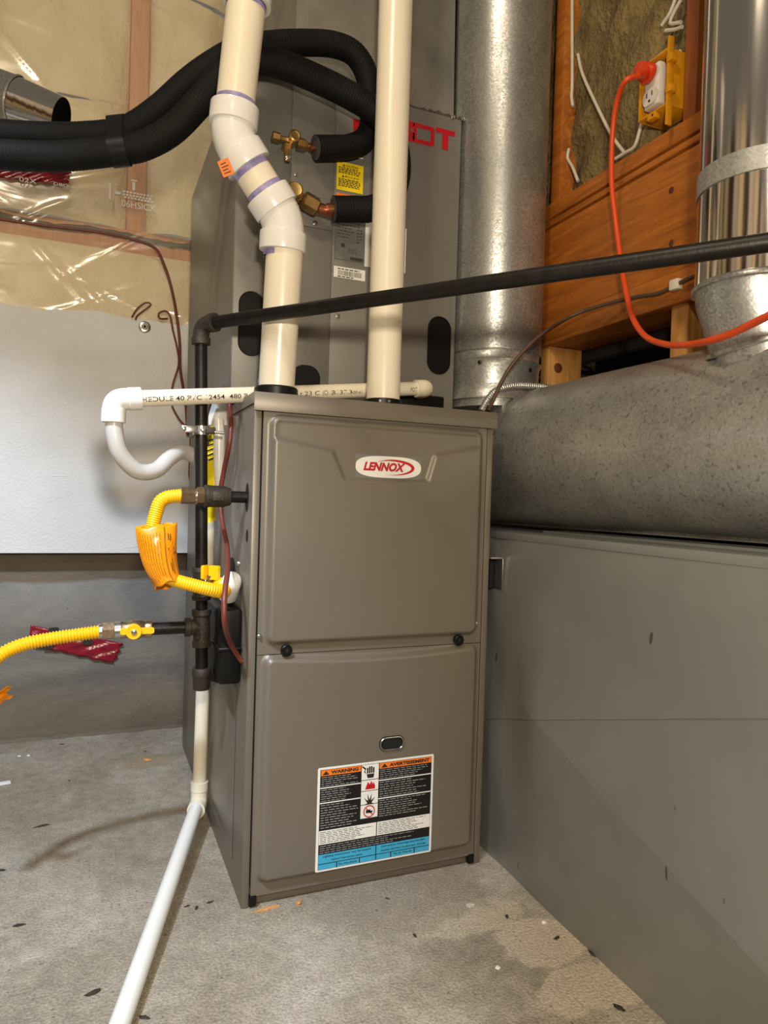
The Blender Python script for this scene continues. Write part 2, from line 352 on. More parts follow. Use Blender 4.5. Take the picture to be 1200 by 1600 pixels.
# ------------------------------------------------------------------ setting
def floor_():
    mb = MB()
    def fn(u, v):
        x = -2.2+u*3.7; y = -3.4+v*(WALL_Y+.05+3.4); return (x, y, 0)
    mb.grid(fn, 4, 4).build('floor', 'concrete_floor', kind='structure')
floor_()
def wall_back():
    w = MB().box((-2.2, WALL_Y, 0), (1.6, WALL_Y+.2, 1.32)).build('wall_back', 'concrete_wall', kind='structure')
    # ragged mortar line at the foot
    mb = MB(); pts = []
    for i in range(120):
        x = -1.4+i*.024; pts.append((x, WALL_Y-.006-.010*random.random(), 0))
    n = len(pts)
    mb.add([(x, y, .0) for x, y, z in pts]+[(x, WALL_Y+.01, .010+.006*random.random()) for x, y, z in pts], [(i, i+1, n+i+1, n+i) for i in range(n-1)])
    mb.build('mortar_line', 'concrete_wall', w)
    # timber sill plate and studs of the insulated wall above, behind clear plastic
    MB().box((-2.2, WALL_Y+.02, 1.335), (1.6, WALL_Y+.16, 1.405), .003).build('sill_plate', 'stud_pink', w)
    sx = [on(218, 100, Y=WALL_Y+.03).x]
    for k in (-2, -1, 0, 1, 2, 3):
        x = sx[0]+k*.406
        MB().box((x-.024, WALL_Y+.022, 1.405), (x+.024, WALL_Y+.16, 2.5), .003).build('stud', 'stud_pink', w)
    random.seed(8)
    for k in (-3, -2, -1, 0, 1, 2):
        x0 = sx[0]+k*.406+.026; x1 = x0+.354
        ph = random.random()*9
        def fn(u, v, x0=x0, x1=x1, ph=ph):
            x = x0+(x1-x0)*u; z = 1.405+1.1*v
            e = min(u, 1-u)
            y = WALL_Y+.05-.045*min(1, e*5)**.5 + .012*math.sin(x*23+ph)*math.sin(z*9+ph*2)+.006*math.sin(z*31+x*15+ph)
            return (x, y, z)
        MB().grid(fn, 26, 60).build('insulation_batt', 'glass_wool', w)
    def fn(u, v):
        x = -2.2+3.8*u; z = 1.12+.215*v; return (x, WALL_Y-.0035+.0015*math.sin(x*11)*math.sin(z*17), z)
    MB().grid(fn, 60, 14).build('insulation_strip', 'glass_wool', w)
    mb = MB(); p = []
    for i in range(90):
        x = -1.3+i*.0165; p.append(V(x, WALL_Y+.015, 1.383+.004*math.sin(x*21)+.003*random.random()))
    mb.tube(p, [.006+.004*random.random() for _ in p], 8).build('sealant_bead', 'sealant', w)
    return w
wall_back()
def film():
    mb = MB(); random.seed(3)
    creases = [(random.uniform(-1.2, .2), random.uniform(1.12, 2.1), random.uniform(-.9, .9), random.uniform(.08, .25), random.uniform(.002, .005)) for _ in range(60)]
    def fn(u, v):
        x = -2.2+3.7*u; z = 1.13+1.40*v
        y = WALL_Y-.015-.014*smoothstep(1.30, 1.42, z)
        y += .006*math.sin(x*7+z*3)*math.sin(z*6)
        for cx, cz, a, L, h in creases:
            dx = x-cx; dz = z-cz; s = dx*math.cos(a)+dz*math.sin(a); t = -dx*math.sin(a)+dz*math.cos(a)+.25*s*s
            if abs(s) < L and abs(t) < .03: y -= h*math.exp(-(t/.007)**2)*(1-(s/L)**2)
        return (x, y, z)
    o = mb.grid(fn, 460, 190).build('vapour_barrier_sheet', 'clear_film', smooth=180)
    tag(o, 'wrinkled clear plastic sheet stretched over the wall insulation and stud', 'plastic sheet')
    # white mirror-wise print on the sheet
    p = MB(); yy = WALL_Y-.034
    o_ = on(190, 322, Y=yy); text_on(p, '06HSICX', o_, XR, ZU, .088, .018)
    for k, (a, b) in enumerate(((192, 240), (192, 238), (194, 241))):
        A = on(a, 300+k*4.5, Y=yy); B = on(b, 300+k*4.5, Y=yy); B.z = A.z
        n = 9
        for j in range(n):
            x0 = A.x+(B.x-A.x)*j/n; p.add([(x0, yy, A.z), (x0+(B.x-A.x)/n*.7, yy, A.z), (x0+(B.x-A.x)/n*.7, yy, A.z+.005), (x0, yy, A.z+.005)], [(0, 1, 2, 3)])
    for (a, b, c, d) in ((171, 286, 188, 289), (171, 296, 188, 299), (171, 286, 173, 312), (180, 299, 188, 304), (205, 280, 214, 284), (202, 290, 218, 293), (207, 284, 211, 298)):
        A = on(a, b, Y=yy); B = on(c, d, Y=yy); p.add([(A.x, yy, A.z), (B.x, yy, A.z), (B.x, yy, B.z), (A.x, yy, B.z)], [(0, 1, 2, 3)])
    p.build('sheet_print', 'label_white', o, smooth=0, label='white print stamped backwards on the clear sheet')
film()
def foam():
    yb, yf = WALL_Y-.024, WALL_Y-.066
    zb = on(140, 864, Y=yf).z; zt = on(140, 488, Y=yf).z
    poly = [(-1.3, zb), (.40, zb), (.40, zt-.004)]
    xs = np.linspace(.38, -1.28, 70)
    xn = on(66, 480, Y=yf).x
    for x in xs:
        d = .004*math.sin(x*19)+.003*math.sin(x*47)
        if abs(x-xn) < .035: d -= .012*(1-abs(x-xn)/.035)
        poly.append((float(x), zt+d))
    poly.append((-1.3, zt))
    t = thing('foam_board', 'white rigid foam insulation board fixed across the concrete wall', 'foam board', (-.3, yf, zb))
    MB().prism(poly, (0, yb, 0), XR, ZU, yb-yf).build('board', 'foam_board', t, smooth=0)
    c = on(226, 511, Y=yf)
    w = MB().lathe(c, (0, -1, 0), [(0, .0155), (.0016, .0155), (.003, .013), (.003, .007), (.006, .006), (.006, .001)], 24).build('fixing_washer', 'steel_bright', t, label='steel washer and screw')
    MB().lathe(c+V(0, -.0055, 0), (0, -1, 0), [(0, .0035), (.0008, .0035)], 12).build('screw_recess', 'dark_gap', w)
foam()
def wall_right():
    def y_at(px, py): return on(px, py, X=XW).y
    def z_at(px, py): return on(px, py, X=XW).z
    zp0 = z_at(1000, 261); zp1 = z_at(1000, 233)           # bottom plate
    zr1 = zp0-.004; zs1 = z_at(1000, 447); zs0 = z_at(1000, 495)
    root = MB().box((1.45, -1.6, 0), (1.5, WALL_Y, 2.5)).build('wall_right', 'crawl_dark', kind='structure')  # near-black sheet, the unlit crawlspace void is put into its colour
    MB().box((XW-.004, -1.6, zp0+.002), (XW+.10, WALL_Y, zp1), .003).build('bottom_plate', 'wood_orange', root)
    MB().box((XW-.002, -1.6, zp0-.014), (XW+.10, WALL_Y, zp0-.002), .002).build('subfloor_edge', 'wood_orange', root)
    MB().box((XW, -1.6, zs1+.002), (XW+.04, WALL_Y, zp0-.018), .003).build('rim_board', 'wood_orange', root)
    MB().box((XW-.008, -1.6, zs0), (XW+.10, WALL_Y, zs1), .004).build('sill_beam', 'wood_orange', root)
    MB().box((XW+.11, -1.6, zs0-.02), (XW+.13, WALL_Y, zp1)).build('floor_backing', 'crawl_dark', root)
    # studs
    for a, b in ((864, 878), (1066, 1086)):
        y1 = y_at(a, 150); y0 = y_at(b, 150)
        MB().box((XW+.002, y0, zp1), (XW+.10, y1, 2.5), .002).build('stud', 'wood_red' if a > 1000 else 'wood_orange', root)
    ys = y_at(1086, 150)-.40
    MB().box((XW+.002, ys-.04, zp1), (XW+.10, ys, 2.5), .002).build('stud', 'wood_red', root)
    # short posts under the beam
    for a, b in ((845, 857), (1046, 1073)):
        y1 = y_at(a, 560); y0 = y_at(b, 560)
        MB().box((XW+.0, y0, .916), (XW+.088, y1, zs0), .002).build('short_post', 'wood_pale', root)
    k = on(872, 575, Y=y_at(857, 560)-.0006)
    MB().lathe(k, (0, -1, 0), [(0, .011), (.0006, .010)], 18).build('knot', 'knot', root)
    for px, py in ((1049, 297), (1049, 380), (850, 428)):
        MB().lathe(on(px, py, X=XW-.0004), (-1, 0, 0), [(0, .006), (.0008, .005)], 12).build('nail_head', 'knot', root)
    def batt(y0, y1):
        def fn(u, v):
            y = y0+(y1-y0)*u; z = zp1+1.0*v
            return (XW+.035+.007*math.sin(y*40+z*13)*math.sin(z*22)+.004*math.sin(z*61+y*30), y, z)
        MB().grid(fn, 40, 90).build('insulation_batt', 'mineral_wool', root)
    batt(y_at(1066, 150)-.001, y_at(878, 150)+.001); batt(y_at(864, 150), WALL_Y); batt(ys, y_at(1086, 150))
    return zp1, zs0
ZP1, ZS0 = wall_right()

def wall_front():
    root = MB().box((-2.25, -3.4, 0), (1.5, -3.3, 2.5)).build('wall_front', 'foam_board', kind='structure')
    for k in range(10):
        x = -2.1+k*.406
        MB().box((x-.02, -3.3, 0), (x+.02, -3.21, 2.5), .003).build('stud', 'wood_pale', root)
        MB().box((x+.02, -3.3, 0), (x+.386, -3.27, 2.5)).build('reflection_panel', ('crawl_dark', 'foam_board', 'glass_wool', 'crawl_dark', 'wood_red')[k % 5], root)  # unseen panels, alternately dark and pale to stripe the shiny duct's reflection
wall_front()
def wall_left():
    root = MB().box((-2.3, -3.4, 0), (-2.2, WALL_Y+.2, 2.5)).build('wall_left', 'crawl_dark', kind='structure')
    for k in range(9):
        y = -3.2+k*.45
        MB().box((-2.2, y-.03, 0), (-2.11, y+.03, 2.5), .003).build('stud', 'wood_pale', root)
        if k % 3 != 1: MB().box((-2.2, y+.03, 0), (-2.16, y+.42, 2.5)).build('reflection_panel', ('foam_board', '', 'glass_wool')[k % 3], root)  # unseen panels added so the shiny duct reflects pale and dark bands
wall_left()

# ------------------------------------------------------------------ ducts
def return_box():
    X = .478; zt = .617; y1 = .34; y0 = -1.05
    t = thing('return_air_box', 'low rectangular sheet metal duct on the floor, creased diagonally', 'duct', (X, -.3, 0))
    A = on(764, 1032, X=X); B = on(1200, 1497, X=X)
    _s0, _s1 = on(775, 1123, X=X), on(1200, 1123, X=X); zs = lambda y: _s0.z+(_s1.z-_s0.z)*(y-_s0.y)/(_s1.y-_s0.y)
    def crease(y):      # height of the diagonal fold at depth y
        return A.z+(B.z-A.z)*(y-A.y)/(B.y-A.y)
    def dx(y, z):
        d = z-crease(y); f = smoothstep(-.03, -.16, y)
        b = -.022*max(0, 1-abs(d)/(.40 if d < 0 else .20))*f
        bk = .004*math.exp(-((y-.02)/.03)**2)*math.sin(z*22)
        return b+bk+.0008*math.sin(y*9+z*7)
    def patch(mb, lo, hi, ya, yb, nu, nv):
        def fn(u, v):
            y = ya+(yb-ya)*u; a, b = lo(y), hi(y); z = a+(b-a)*v
            return (X+dx(y, z), y, z)
        return mb.grid(fn, nu, nv)
    cr = lambda y: max(0, min(zt-.02, crease(y)))
    lo_ = MB(); patch(lo_, lambda y: 0, lambda y: min(cr(y), zs(y)), y0, y1, 90, 24); patch(lo_, lambda y: min(cr(y), zs(y)), lambda y: zs(y), y0, y1, 90, 24)
    lo_.build('lower_panel', 'galv_sheet', t, smooth=12)
    up_ = MB(); patch(up_, lambda y: zs(y), lambda y: max(cr(y), zs(y)), y0, y1, 90, 10); patch(up_, lambda y: max(cr(y), zs(y)), lambda y: zt, y0, y1, 90, 20)
    for q in range(len(up_.v)): up_.v[q] = (up_.v[q][0]-.0016, up_.v[q][1], up_.v[q][2])
    up_.build('upper_panel', 'galv_sheet', t, smooth=12)
    MB().box((X+.003, y0, zt-.003), (1.10, y1, zt)).build('top_panel', 'galv_sheet', t)
    MB().box((X-.0035, y0, zt-.012), (X+.02, y1, zt+.0015), .001).build('top_flange', 'galv_sheet', t)
    MB().box((X+.004, y1-.003, 0), (1.10, y1, zt-.003)).build('end_panel', 'galv_sheet', t)
    MB().box((X+.10, -.9, zt), (X+.46, .02, zt+.004)).build('top_seam', 'galv_sheet', t)
    # folded cleat bracket between furnace and duct
    b = thing('sheet_metal_bracket', 'small folded bright sheet metal bracket between furnace and floor duct', 'bracket', (.462, -.02, .5))
    yb = on(785, 895, X=.470).y
    za = on(785, 871, X=.470).z; zb = on(785, 922, X=.470).z
    MB().box((W_+.001, yb, za-.003), (X-.006, yb+.035, za), .0006).build('top_flap', 'steel_bright', b)
    MB().box((X-.0085, yb, zb), (X-.006, yb+.03, za-.003), .0006).build('side_flap', 'steel_bright', b)
    MB().box((X-.018, yb+.028, zb), (X-.009, yb+.03, za-.004), .0004).build('back_plate', 'dark_gap', b)
    for px, py in ((776, 878), (781, 896)):
        c = on(px, py, Y=yb+.026); MB().lathe(c, (0, -1, 0), [(-.001, .0028), (.002, .0026), (.003, .001)], 12).build('rivet', 'steel_bright', b)
return_box()
DX, DZ, DR = .625, .772, .140
def round_ducts():
    t = thing('round_duct', 'large horizontal round galvanised duct above the low sheet metal duct', 'duct', (DX, -.3, DZ))
    def fn(u, v):
        y = .60-1.62*v; th = 2*math.pi*u; r = DR*(1+.006*math.sin(th*3+y*5)+.004*math.sin(y*17+th*2))
        return (DX+r*math.cos(th), y, DZ+r*math.sin(th))
    MB().grid(fn, 72, 90).build('pipe', 'galv_duct', t, smooth=60)
    mb = MB().box((DX-.004, -1.02, DZ-DR-.006), (DX+.05, .60, DZ-DR+.004), .002); mb.build('bottom_seam', 'galv_duct', t)
    # vertical branch
    cx, cy, r = .5535, .187, .1005
    v = thing('round_riser_duct', 'vertical round galvanised duct rising beside the evaporator cabinet', 'duct', (cx, cy, .9))
    zb = on(740, 556, Y=cy).z
    MB().lathe((cx, cy, zb), (0, 0, 1), [(0, r), (.002, r+.001), (1.6, r)], 56).build('pipe', 'galv_spangle', v, smooth=60)
    MB().lathe((cx, cy, .87), (0, 0, 1), [(0, r-.004), (.02, r-.004), (zb-.90, r-.002), (zb-.89, r+.003), (zb-.885, r-.003), (zb-.868, r-.003)], 56).build('collar', 'galv_spangle', v, smooth=60)
    prof = [(.885, r+.004), (.890, r+.004), (.895, r+.001), (.905, r-.001), (.915, r-.002)]
    MB().lathe((cx, cy, 0), (0, 0, 1), [(z, rr) for z, rr in prof], 56, cap=False).build('saddle_flange', 'galv_spangle', v, smooth=60)
    for px, py in ((750, 566), (828, 578)):
        d = on(px, py, Y=cy)-V(cx, cy, 0); 
        ray = (on(px, py, D=2)-Vector(CAM)).normalized(); P0 = Vector(CAM); a = ray.x**2+ray.y**2; bq = 2*((P0.x-cx)*ray.x+(P0.y-cy)*ray.y); cq = (P0.x-cx)**2+(P0.y-cy)**2-(r+.0005)**2
        disc = bq*bq-4*a*cq
        if disc > 0:
            s = (-bq-math.sqrt(disc))/(2*a); p = P0+ray*s; nrm = V(p.x-cx, p.y-cy, 0).normalized()
            MB().lathe(p, nrm, [(0, .0045), (.002, .0045), (.003, .002)], 6).build('sheet_metal_screw', 'black_iron', v)
    # shiny small vent at the right
    cx, cy, r = .560, -.458, .076
    s = thing('shiny_vent_duct', 'shiny vertical metal duct with a strap, right of the outlet', 'duct', (cx, cy, .9))
    zj = on(1140, 428, D=.86).z; zj = .962
    MB().lathe((cx, cy, zj), (0, 0, 1), [(0, r), (1.5, r)], 64).build('pipe', 'chrome_vent', s, smooth=60)
    MB().lathe((cx, cy, zj-.004), (0, 0, 1), [(0, r), (.001, r+.004), (.006, r+.004), (.009, r)], 64).build('joint_bead', 'galv_spangle', s, smooth=60)
    ax = V(.30, -.10, -1).normalized()
    p0 = V(cx, cy, zj-.002)
    MB().tube([p0+V(0, 0, .004), p0, p0+ax*.03, p0+ax*.066], [r, r, r*.985, r*.97], 64).build('angled_collar', 'galv_spangle', s, smooth=50)
    p1 = p0+ax*.066
    MB().lathe(p1-ax*.004, ax, [(0, r*.97), (.001, r*.97+.005), (.006, r*.97+.005), (.008, r*.94)], 64).build('collar_rim', 'steel_bright', s, smooth=60)
    MB().cyl(p1+ax*.002, p1+ax*.05, r*.90, n=48).build('takeoff', 'galv_duct', s)
    zs = 1.085
    MB().lathe((cx, cy, zs), (0, 0, 1), [(0, r+.0005), (.0005, r+.002), (.029, r+.002), (.0295, r+.0005)], 64, cap=False).build('strap', 'galv_spangle', s, smooth=60)
    th = math.radians(232); p = V(cx+(r+.002)*math.cos(th), cy+(r+.002)*math.sin(th), zs+.014)
    MB().lathe(p, (math.cos(th), math.sin(th), 0), [(0, .004), (.002, .004), (.003, .002)], 10).build('strap_screw', 'steel_bright', s)
    # open sleeve at the insulated wall
    a = on(-30, 140, Y=.86); b = on(96, 186, Y=.80); d = (b-a).normalized(); L = (b-a).length
    m = thing('duct_sleeve', 'short open galvanised duct sleeve poking out above the black lines', 'duct', tuple(b))
    MB().lathe(a, d, [(0, .060), (L-.115, .060), (L-.112, .063), (L-.108, .060)], 40, cap=False).build('rear_section', 'galv_spangle', m, smooth=60)
    MB().lathe(a, d, [(L-.110, .0585), (L, .050), (L, .0485), (L-.1, .056)], 40, cap=False).build('front_section', 'chrome_vent', m, smooth=60)
    MB().lathe(a, d, [(L-.05, .0535), (L-.049, .0535)], 32).build('inner_dark', 'dark_gap', m)
    for ang in (200, 250):
        e1 = d.orthogonal().normalized(); e2 = d.cross(e1); nn = e1*math.cos(math.radians(ang))+e2*math.sin(math.radians(ang))
        MB().lathe(a+d*(L-.06)+nn*.0545, nn, [(0, .003), (.002, .003), (.003, .001)], 8).build('screw', 'steel_bright', m)
round_ducts()

# ------------------------------------------------------------------ furnace
def sd_rrect(x, z, x0, z0, x1, z1, r):
    cx, cz = (x0+x1)/2, (z0+z1)/2; qx = abs(x-cx)-(x1-x0)/2+r; qz = abs(z-cz)-(z1-z0)/2+r
    return math.hypot(max(qx, 0), max(qz, 0))+min(max(qx, qz), 0)-r
def furnace():
    t = thing('furnace', 'tall brown-grey gas furnace with two panels and a colourful warning label', 'furnace', (W_/2, .39, 0))
    D = .79; P = 'furnace_paint'
    # shell: side panels with front flanges, back, floor, top cap
    MB().box((0, 0, 0), (.0018, D, H_-.006), .0004).build('side_panel', P, t)
    MB().box((W_-.0018, 0, 0), (W_, D, H_-.006), .0004).build('side_panel', P, t)
    MB().box((0, D-.002, 0), (W_, D, H_-.004)).build('back_panel', P, t)
    fl = .012
    MB().box((.0, -.003, 0), (fl, .0, H_-.02), .0012).build('front_flange', P, t)
    MB().box((W_-fl, -.003, 0), (W_, .0, H_-.02), .0012).build('front_flange', P, t)
    MB().box((-.003, -.012, H_-.030), (W_+.003, -.009, H_), .001).build('cap_lip', P, t)
    MB().box((-.003, -.010, H_-.003), (W_+.003, D, H_), .001).build('top_cap', P, t)
    for x in (-.003, W_+.001):
        MB().box((x, -.010, H_-.018), (x+.002, D, H_-.002)).build('cap_side_lip', P, t)
    MB().box((.004, .012, .002), (W_-.004, .016, H_-.01)).build('inner_bulkhead', 'dark_gap', t)
    MB().box((.003, .004, .002), (W_-.003, .012, .030), .001).build('base_rail', P, t)
    # side embossing
    mb = MB()
    # doors as pressed height fields
    def door(name, x0, z0, x1, z1, hf, nx, nz, depth0):
        m = MB()
        m.grid(lambda u, v: (x0+(x1-x0)*u, depth0-hf(x0+(x1-x0)*u, z0+(z1-z0)*v), z0+(z1-z0)*v), nx, nz)
        # return edges
        e = .010
        m.add([(x0, depth0, z0), (x0, depth0+e, z0), (x0, depth0+e, z1), (x0, depth0, z1)], [(0, 1, 2, 3)])
        m.add([(x1, depth0, z0), (x1, depth0+e, z0), (x1, depth0+e, z1), (x1, depth0, z1)], [(0, 1, 2, 3)])
        m.add([(x0, depth0, z0), (x1, depth0, z0), (x1, depth0+e, z0), (x0, depth0+e, z0)], [(0, 1, 2, 3)])
        m.add([(x0, depth0, z1), (x1, depth0, z1), (x1, depth0+e, z1), (x0, depth0+e, z1)], [(0, 1, 2, 3)])
        return m.build(name, P, t, smooth=60)
    q = lambda px, py: on(px, py, Y=-.012)
    ux0, ux1 = .0145, W_-.0145
    uz0 = q(560, 1016).z; uz1 = H_-.026
    rx0 = q(420, 830).x; rx1 = q(751, 830).x; rz0 = q(585, 1000).z; rz1 = q(590, 661).z
    poly = [q(*a) for a in ((424, 682), (520, 705), (538, 749), (668, 752), (680, 712), (756, 698))]
    pl = [(p.x, p.z) for p in poly]
    def sd_poly(x, z):
        best = 9; zz = None
        for (a, b), (c, d) in zip(pl, pl[1:]):
            ex, ez = c-a, d-b; s = max(0, min(1, ((x-a)*ex+(z-b)*ez)/(ex*ex+ez*ez))); dd = math.hypot(x-a-s*ex, z-b-s*ez)
            if dd < best:
                best = dd; zz = (ex*(z-b)-ez*(x-a))
        return best if zz > 0 else -best
    def hu(x, z):
        s = sd_rrect(x, z, rx0, rz0, rx1, rz1, .016)
        h = .0105*(1-smoothstep(-.008, .003, s))
        if s < 0:
            k = sd_poly(x, z); h += (.0012*smoothstep(.006, -.006, -k) if False else 0)
            h -= .0058*smoothstep(-.004, .005, k)*smoothstep(0, .012, -s)
        return h
    ud = door('upper_panel', ux0, uz0, ux1, uz1, hu, 150, 190, -.0045)
    lz0 = q(560, 1397).z; lz1 = uz0-.0012
    lx0 = q(409, 1200).x; lx1 = q(741, 1200).x; bz0 = .040; bz1 = q(575, 1021).z+.006
    lx0, lx1 = rx0-.002, rx1+.002
    def hl(x, z):
        u = (x-lx0)/(lx1-lx0); zz = z+.010*max(0, 1-(2*u-1)**2)*smoothstep(bz0, bz1, z)
        s = sd_rrect(x, zz, lx0, bz0, lx1, bz1, .016)
        return .0115*(1-smoothstep(-.008, .003, s))
    ld = door('lower_panel', ux0, .018, ux1, lz1, hl, 130, 150, -.0045)
    YF = -.016      # front of the pressed panels
    # black door knobs, screws, feet
    for px, py in ((446, 1015), (714, 999)):
        c = on(px, py, Y=-.006)
        k = MB().lathe(c, (0, -1, 0), [(0, .0085), (.006, .0098), (.009, .0095), (.0105, .008), (.0105, .002)], 24).build('panel_knob', 'black_plastic', t)
        MB().lathe(c+V(0, -.0105, 0), (0, -1, 0), [(0, .0035), (.0006, .0030)], 12).build('knob_slot', 'dark_gap', k)
    for px, py in ((405, 994), (743, 974)):
        c = on(px, py, Y=-.005); MB().lathe(c, (0, -1, 0), [(0, .0045), (.0012, .0045), (.0012, .0032), (.004, .0030), (.0045, .001)], 12).build('screw', 'steel_bright', t)
    for px in (392, 738):
        x = .018 if px < 500 else W_-.020
        MB().box((x-.006, -.008, .004), (x+.006, .004, .020), .002).build('latch_clip', 'black_plastic', t)
    # sight glass in the lower panel
    c = on(612, 1161, Y=YF)
    fr = MB().prism(rrect(-.0235, -.0125, .0235, .0125, .0115), c+V(0, .001, 0), XR, ZU, .0022).build('sight_window', 'black_plastic', t)
    MB().prism(rrect(-.0180, -.0085, .0180, .0085, .007), c+V(0, -.0012, 0), XR, ZU, .0004).build('window_recess', 'dark_gap', fr)
    MB().tube([c+V(x, -.002, z) for x, z in rrect(-.0215, -.0105, .0215, .0105, .0100)+[rrect(-.0215, -.0105, .0215, .0105, .01)[0]]], .0012, 8).build('window_rim', 'steel_bright', fr)
    # side knock-outs (dark openings) and seams on the left side
    for px, py, rz, ry in ((386, 777, .024, .013), (386, 837, .0105, .007)):
        c = on(px, py, X=-.0004); MB().prism([(ry*math.cos(a*.3142), rz*math.sin(a*.3142)) for a in range(20)], c, (0, -1, 0), ZU, .0004).build('knockout_hole', 'dark_gap', t)
    c = on(362, 905, X=-.0004); MB().prism([(.035*math.cos(a*.2618), .040*math.sin(a*.2618)) for a in range(24)], c, (0, -1, 0), ZU, .0004).build('knockout_hole', 'dark_gap', t)
    for px, py in ((372, 978), (365, 1052), (374, 880)):
        c = on(px, py, X=-.0003); MB().lathe(c, (-1, 0, 0), [(0, .0045), (.0012, .0045), (.004, .003), (.0045, .001)], 10).build('side_screw', 'steel_bright', t)
    # lower part of the side: pressed return-air blank
    zc = on(340, 1225, X=0).z
    def fs(u, v):
        y = .08+.62*u; z = .04+.30*v; s = sd_rrect(y, z, .10, .06, .68, .32, .05)
        return (-.0006-.004*(1-smoothstep(-.02, .01, s)), y, z)
    MB().grid(fs, 60, 36).build('side_emboss', P, t, smooth=60)
    # white venting elbow at the trap opening and black condensate trap
    e = MB().tube(fillet([on(362, 908, X=.02), on(362, 908, X=-.020), on(356, 930, X=-.020)], .014), .0165, 20).build('drain_elbow', 'pvc_white', t)
    tr = thing('tmp', '', ''); bpy.data.objects.remove(tr)
    y1 = on(325, 1000, X=-.02).y; y0 = on(360, 1000, X=-.02).y
    za = on(345, 938, X=-.02).z; zb = on(345, 1052, X=-.02).z
    ct = MB().box((-.038, y0, zb), (-.0008, y1, za), .006, 3).build('condensate_trap', 'black_plastic', t, label='black plastic condensate trap')
    MB().lathe(V(-.022, (y0+y1)/2-.01, zb+.004), (0, 0, -1), [(0, .016), (.012, .0165), (.022, .014), (.026, .008)], 20).build('trap_cup', 'black_plastic', ct)
    MB().box((-.040, y0-.004, (za+zb)/2-.006), (-.001, y1+.002, (za+zb)/2), .002).build('trap_ridge', 'black_plastic', ct)
    # ---------------- badge
    def decal(name, o, poly, mat, lift, parent, label=None):
        return MB().prism(poly, o+V(0, -lift, 0), XR, ZU, .00025).build(name, mat, parent, smooth=0, label=label)
    # depth of the pressed panel where the badge sits
    o = on(607, 730, Y=-.0125); o.y = -.0100
    c0 = on(555, 730, Y=-.0118).x; c1 = on(659, 730, Y=-.0118).x; hz = .0205; w2 = (c1-c0)/2; o.x = (c0+c1)/2
    bd = MB().prism(rrect(-w2, -hz, w2, hz, .0015), o+V(0, .0004, 0), XR, ZU, .0008).build('badge', 'label_grey', t, smooth=0, label='white oval maker badge with red lettering')
    ov = []
    for i in range(48):
        a = 2*math.pi*i/48; cx, sx = math.cos(a), math.sin(a)
        ov.append((math.copysign(abs(cx)**.62, cx)*w2*.985, math.copysign(abs(sx)**.78, sx)*hz*.90))
    decal('badge_oval', o, ov, 'label_white', .0006, bd)
    m = MB(); text_on(m, 'LENNOX', o+V(-w2*.76, -.0012, -hz*.36), XR, ZU, w2*1.26, hz*.74, shear=.28, bold=.05); m.build('badge_lettering', 'red_ink', bd, smooth=0)
    # swoosh
    def arc(a0, a1, n, ro, wd):
        a = []; b = []
        for i in range(n+1):
            f = i/n; th = math.radians(a0+(a1-a0)*f); w = wd(f)
            a.append((ro[0]*math.cos(th), ro[1]*math.sin(th))); b.append(((ro[0]-w)*math.cos(th), (ro[1]-w*.8)*math.sin(th)))
        return a, b
    a, b = arc(148, -118, 40, (w2*.62, hz*.66), lambda f: .0002+.0062*math.sin(math.pi*min(1, f*1.05))**1.2)
    m = MB(); oc = o+V(w2*.16, -.0013, 0)
    vs = [oc+V(x, 0, z) for x, z in a]+[oc+V(x, 0, z) for x, z in b]; n = len(a)
    m.add(vs, [(i, i+1, n+i+1, n+i) for i in range(n-1)]); m.build('badge_swoosh', 'red_ink', bd, smooth=0)
    # ---------------- warning label
    TL, TR, BL, BR = [on(px, py, Y=YF-.0004) for px, py in ((496, 1203), (677, 1176), (493, 1364), (674, 1330))]
    x0 = (TL.x+BL.x)/2; x1 = (TR.x+BR.x)/2; z1 = (TL.z+TR.z)/2; z0 = (BL.z+BR.z)/2; w = x1-x0; h = z1-z0; O = V(x0, YF-.0002, z0)
    lb = MB().prism(rrect(0, 0, w, h, .003), O, XR, ZU, .0004).build('warning_label', 'label_white', t, smooth=0, label='warning label with orange, black, white and blue fields')
    def rect(name, a, b, c, d, mat, lift=.0006):
        return MB().prism([(a*w, b*h), (c*w, b*h), (c*w, d*h), (a*w, d*h)], O+V(0, -lift, 0), XR, ZU, .0002).build(name, mat, lb, smooth=0)
    rect('label_field', .02, .02, .98, .98, 'label_black')
    rect('orange_header', .025, .92, .355, .977, 'orange_ink', .0009); rect('orange_header', .515, .92, .977, .977, 'orange_ink', .0009)
    rect('blue_field', .022, .022, .50, .165, 'label_blue', .0009); rect('blue_field', .508, .022, .978, .165, 'label_blue', .0009)
    rect('white_field', .022, .262, .50, .395, 'label_white', .0009); rect('white_field', .508, .262, .978, .395, 'label_white', .0009)
    for a, b in ((.83, .977), (.722, .823), (.588, .715), (.452, .581)): rect('pictogram_field', .362, a, .508, b, 'label_white', .0009)
    m = MB()
    for a, b, c in ((.022, .358, .80), (.022, .358, .655), (.512, .978, .80), (.512, .978, .62)):
        m.prism([(a*w, c*h), (b*w, c*h), (b*w, (c+.010)*h), (a*w, (c+.010)*h)], O+V(0, -.0009, 0), XR, ZU, .0002)
    m.build('label_rules', 'label_white', lb, smooth=0)
    m = MB()
    for a, b, c in ((.022, .5, .072), (.508, .978, .072)): m.prism([(a*w, c*h), (b*w, c*h), (b*w, (c+.006)*h), (a*w, (c+.006)*h)], O+V(0, -.0012, 0), XR, ZU, .0002)
    for a in (.17, .36, .63, .84): m.prism([(a*w, .022*h), ((a+.008)*w, .022*h), ((a+.008)*w, .072*h), (a*w, .072*h)], O+V(0, -.0012, 0), XR, ZU, .0002)
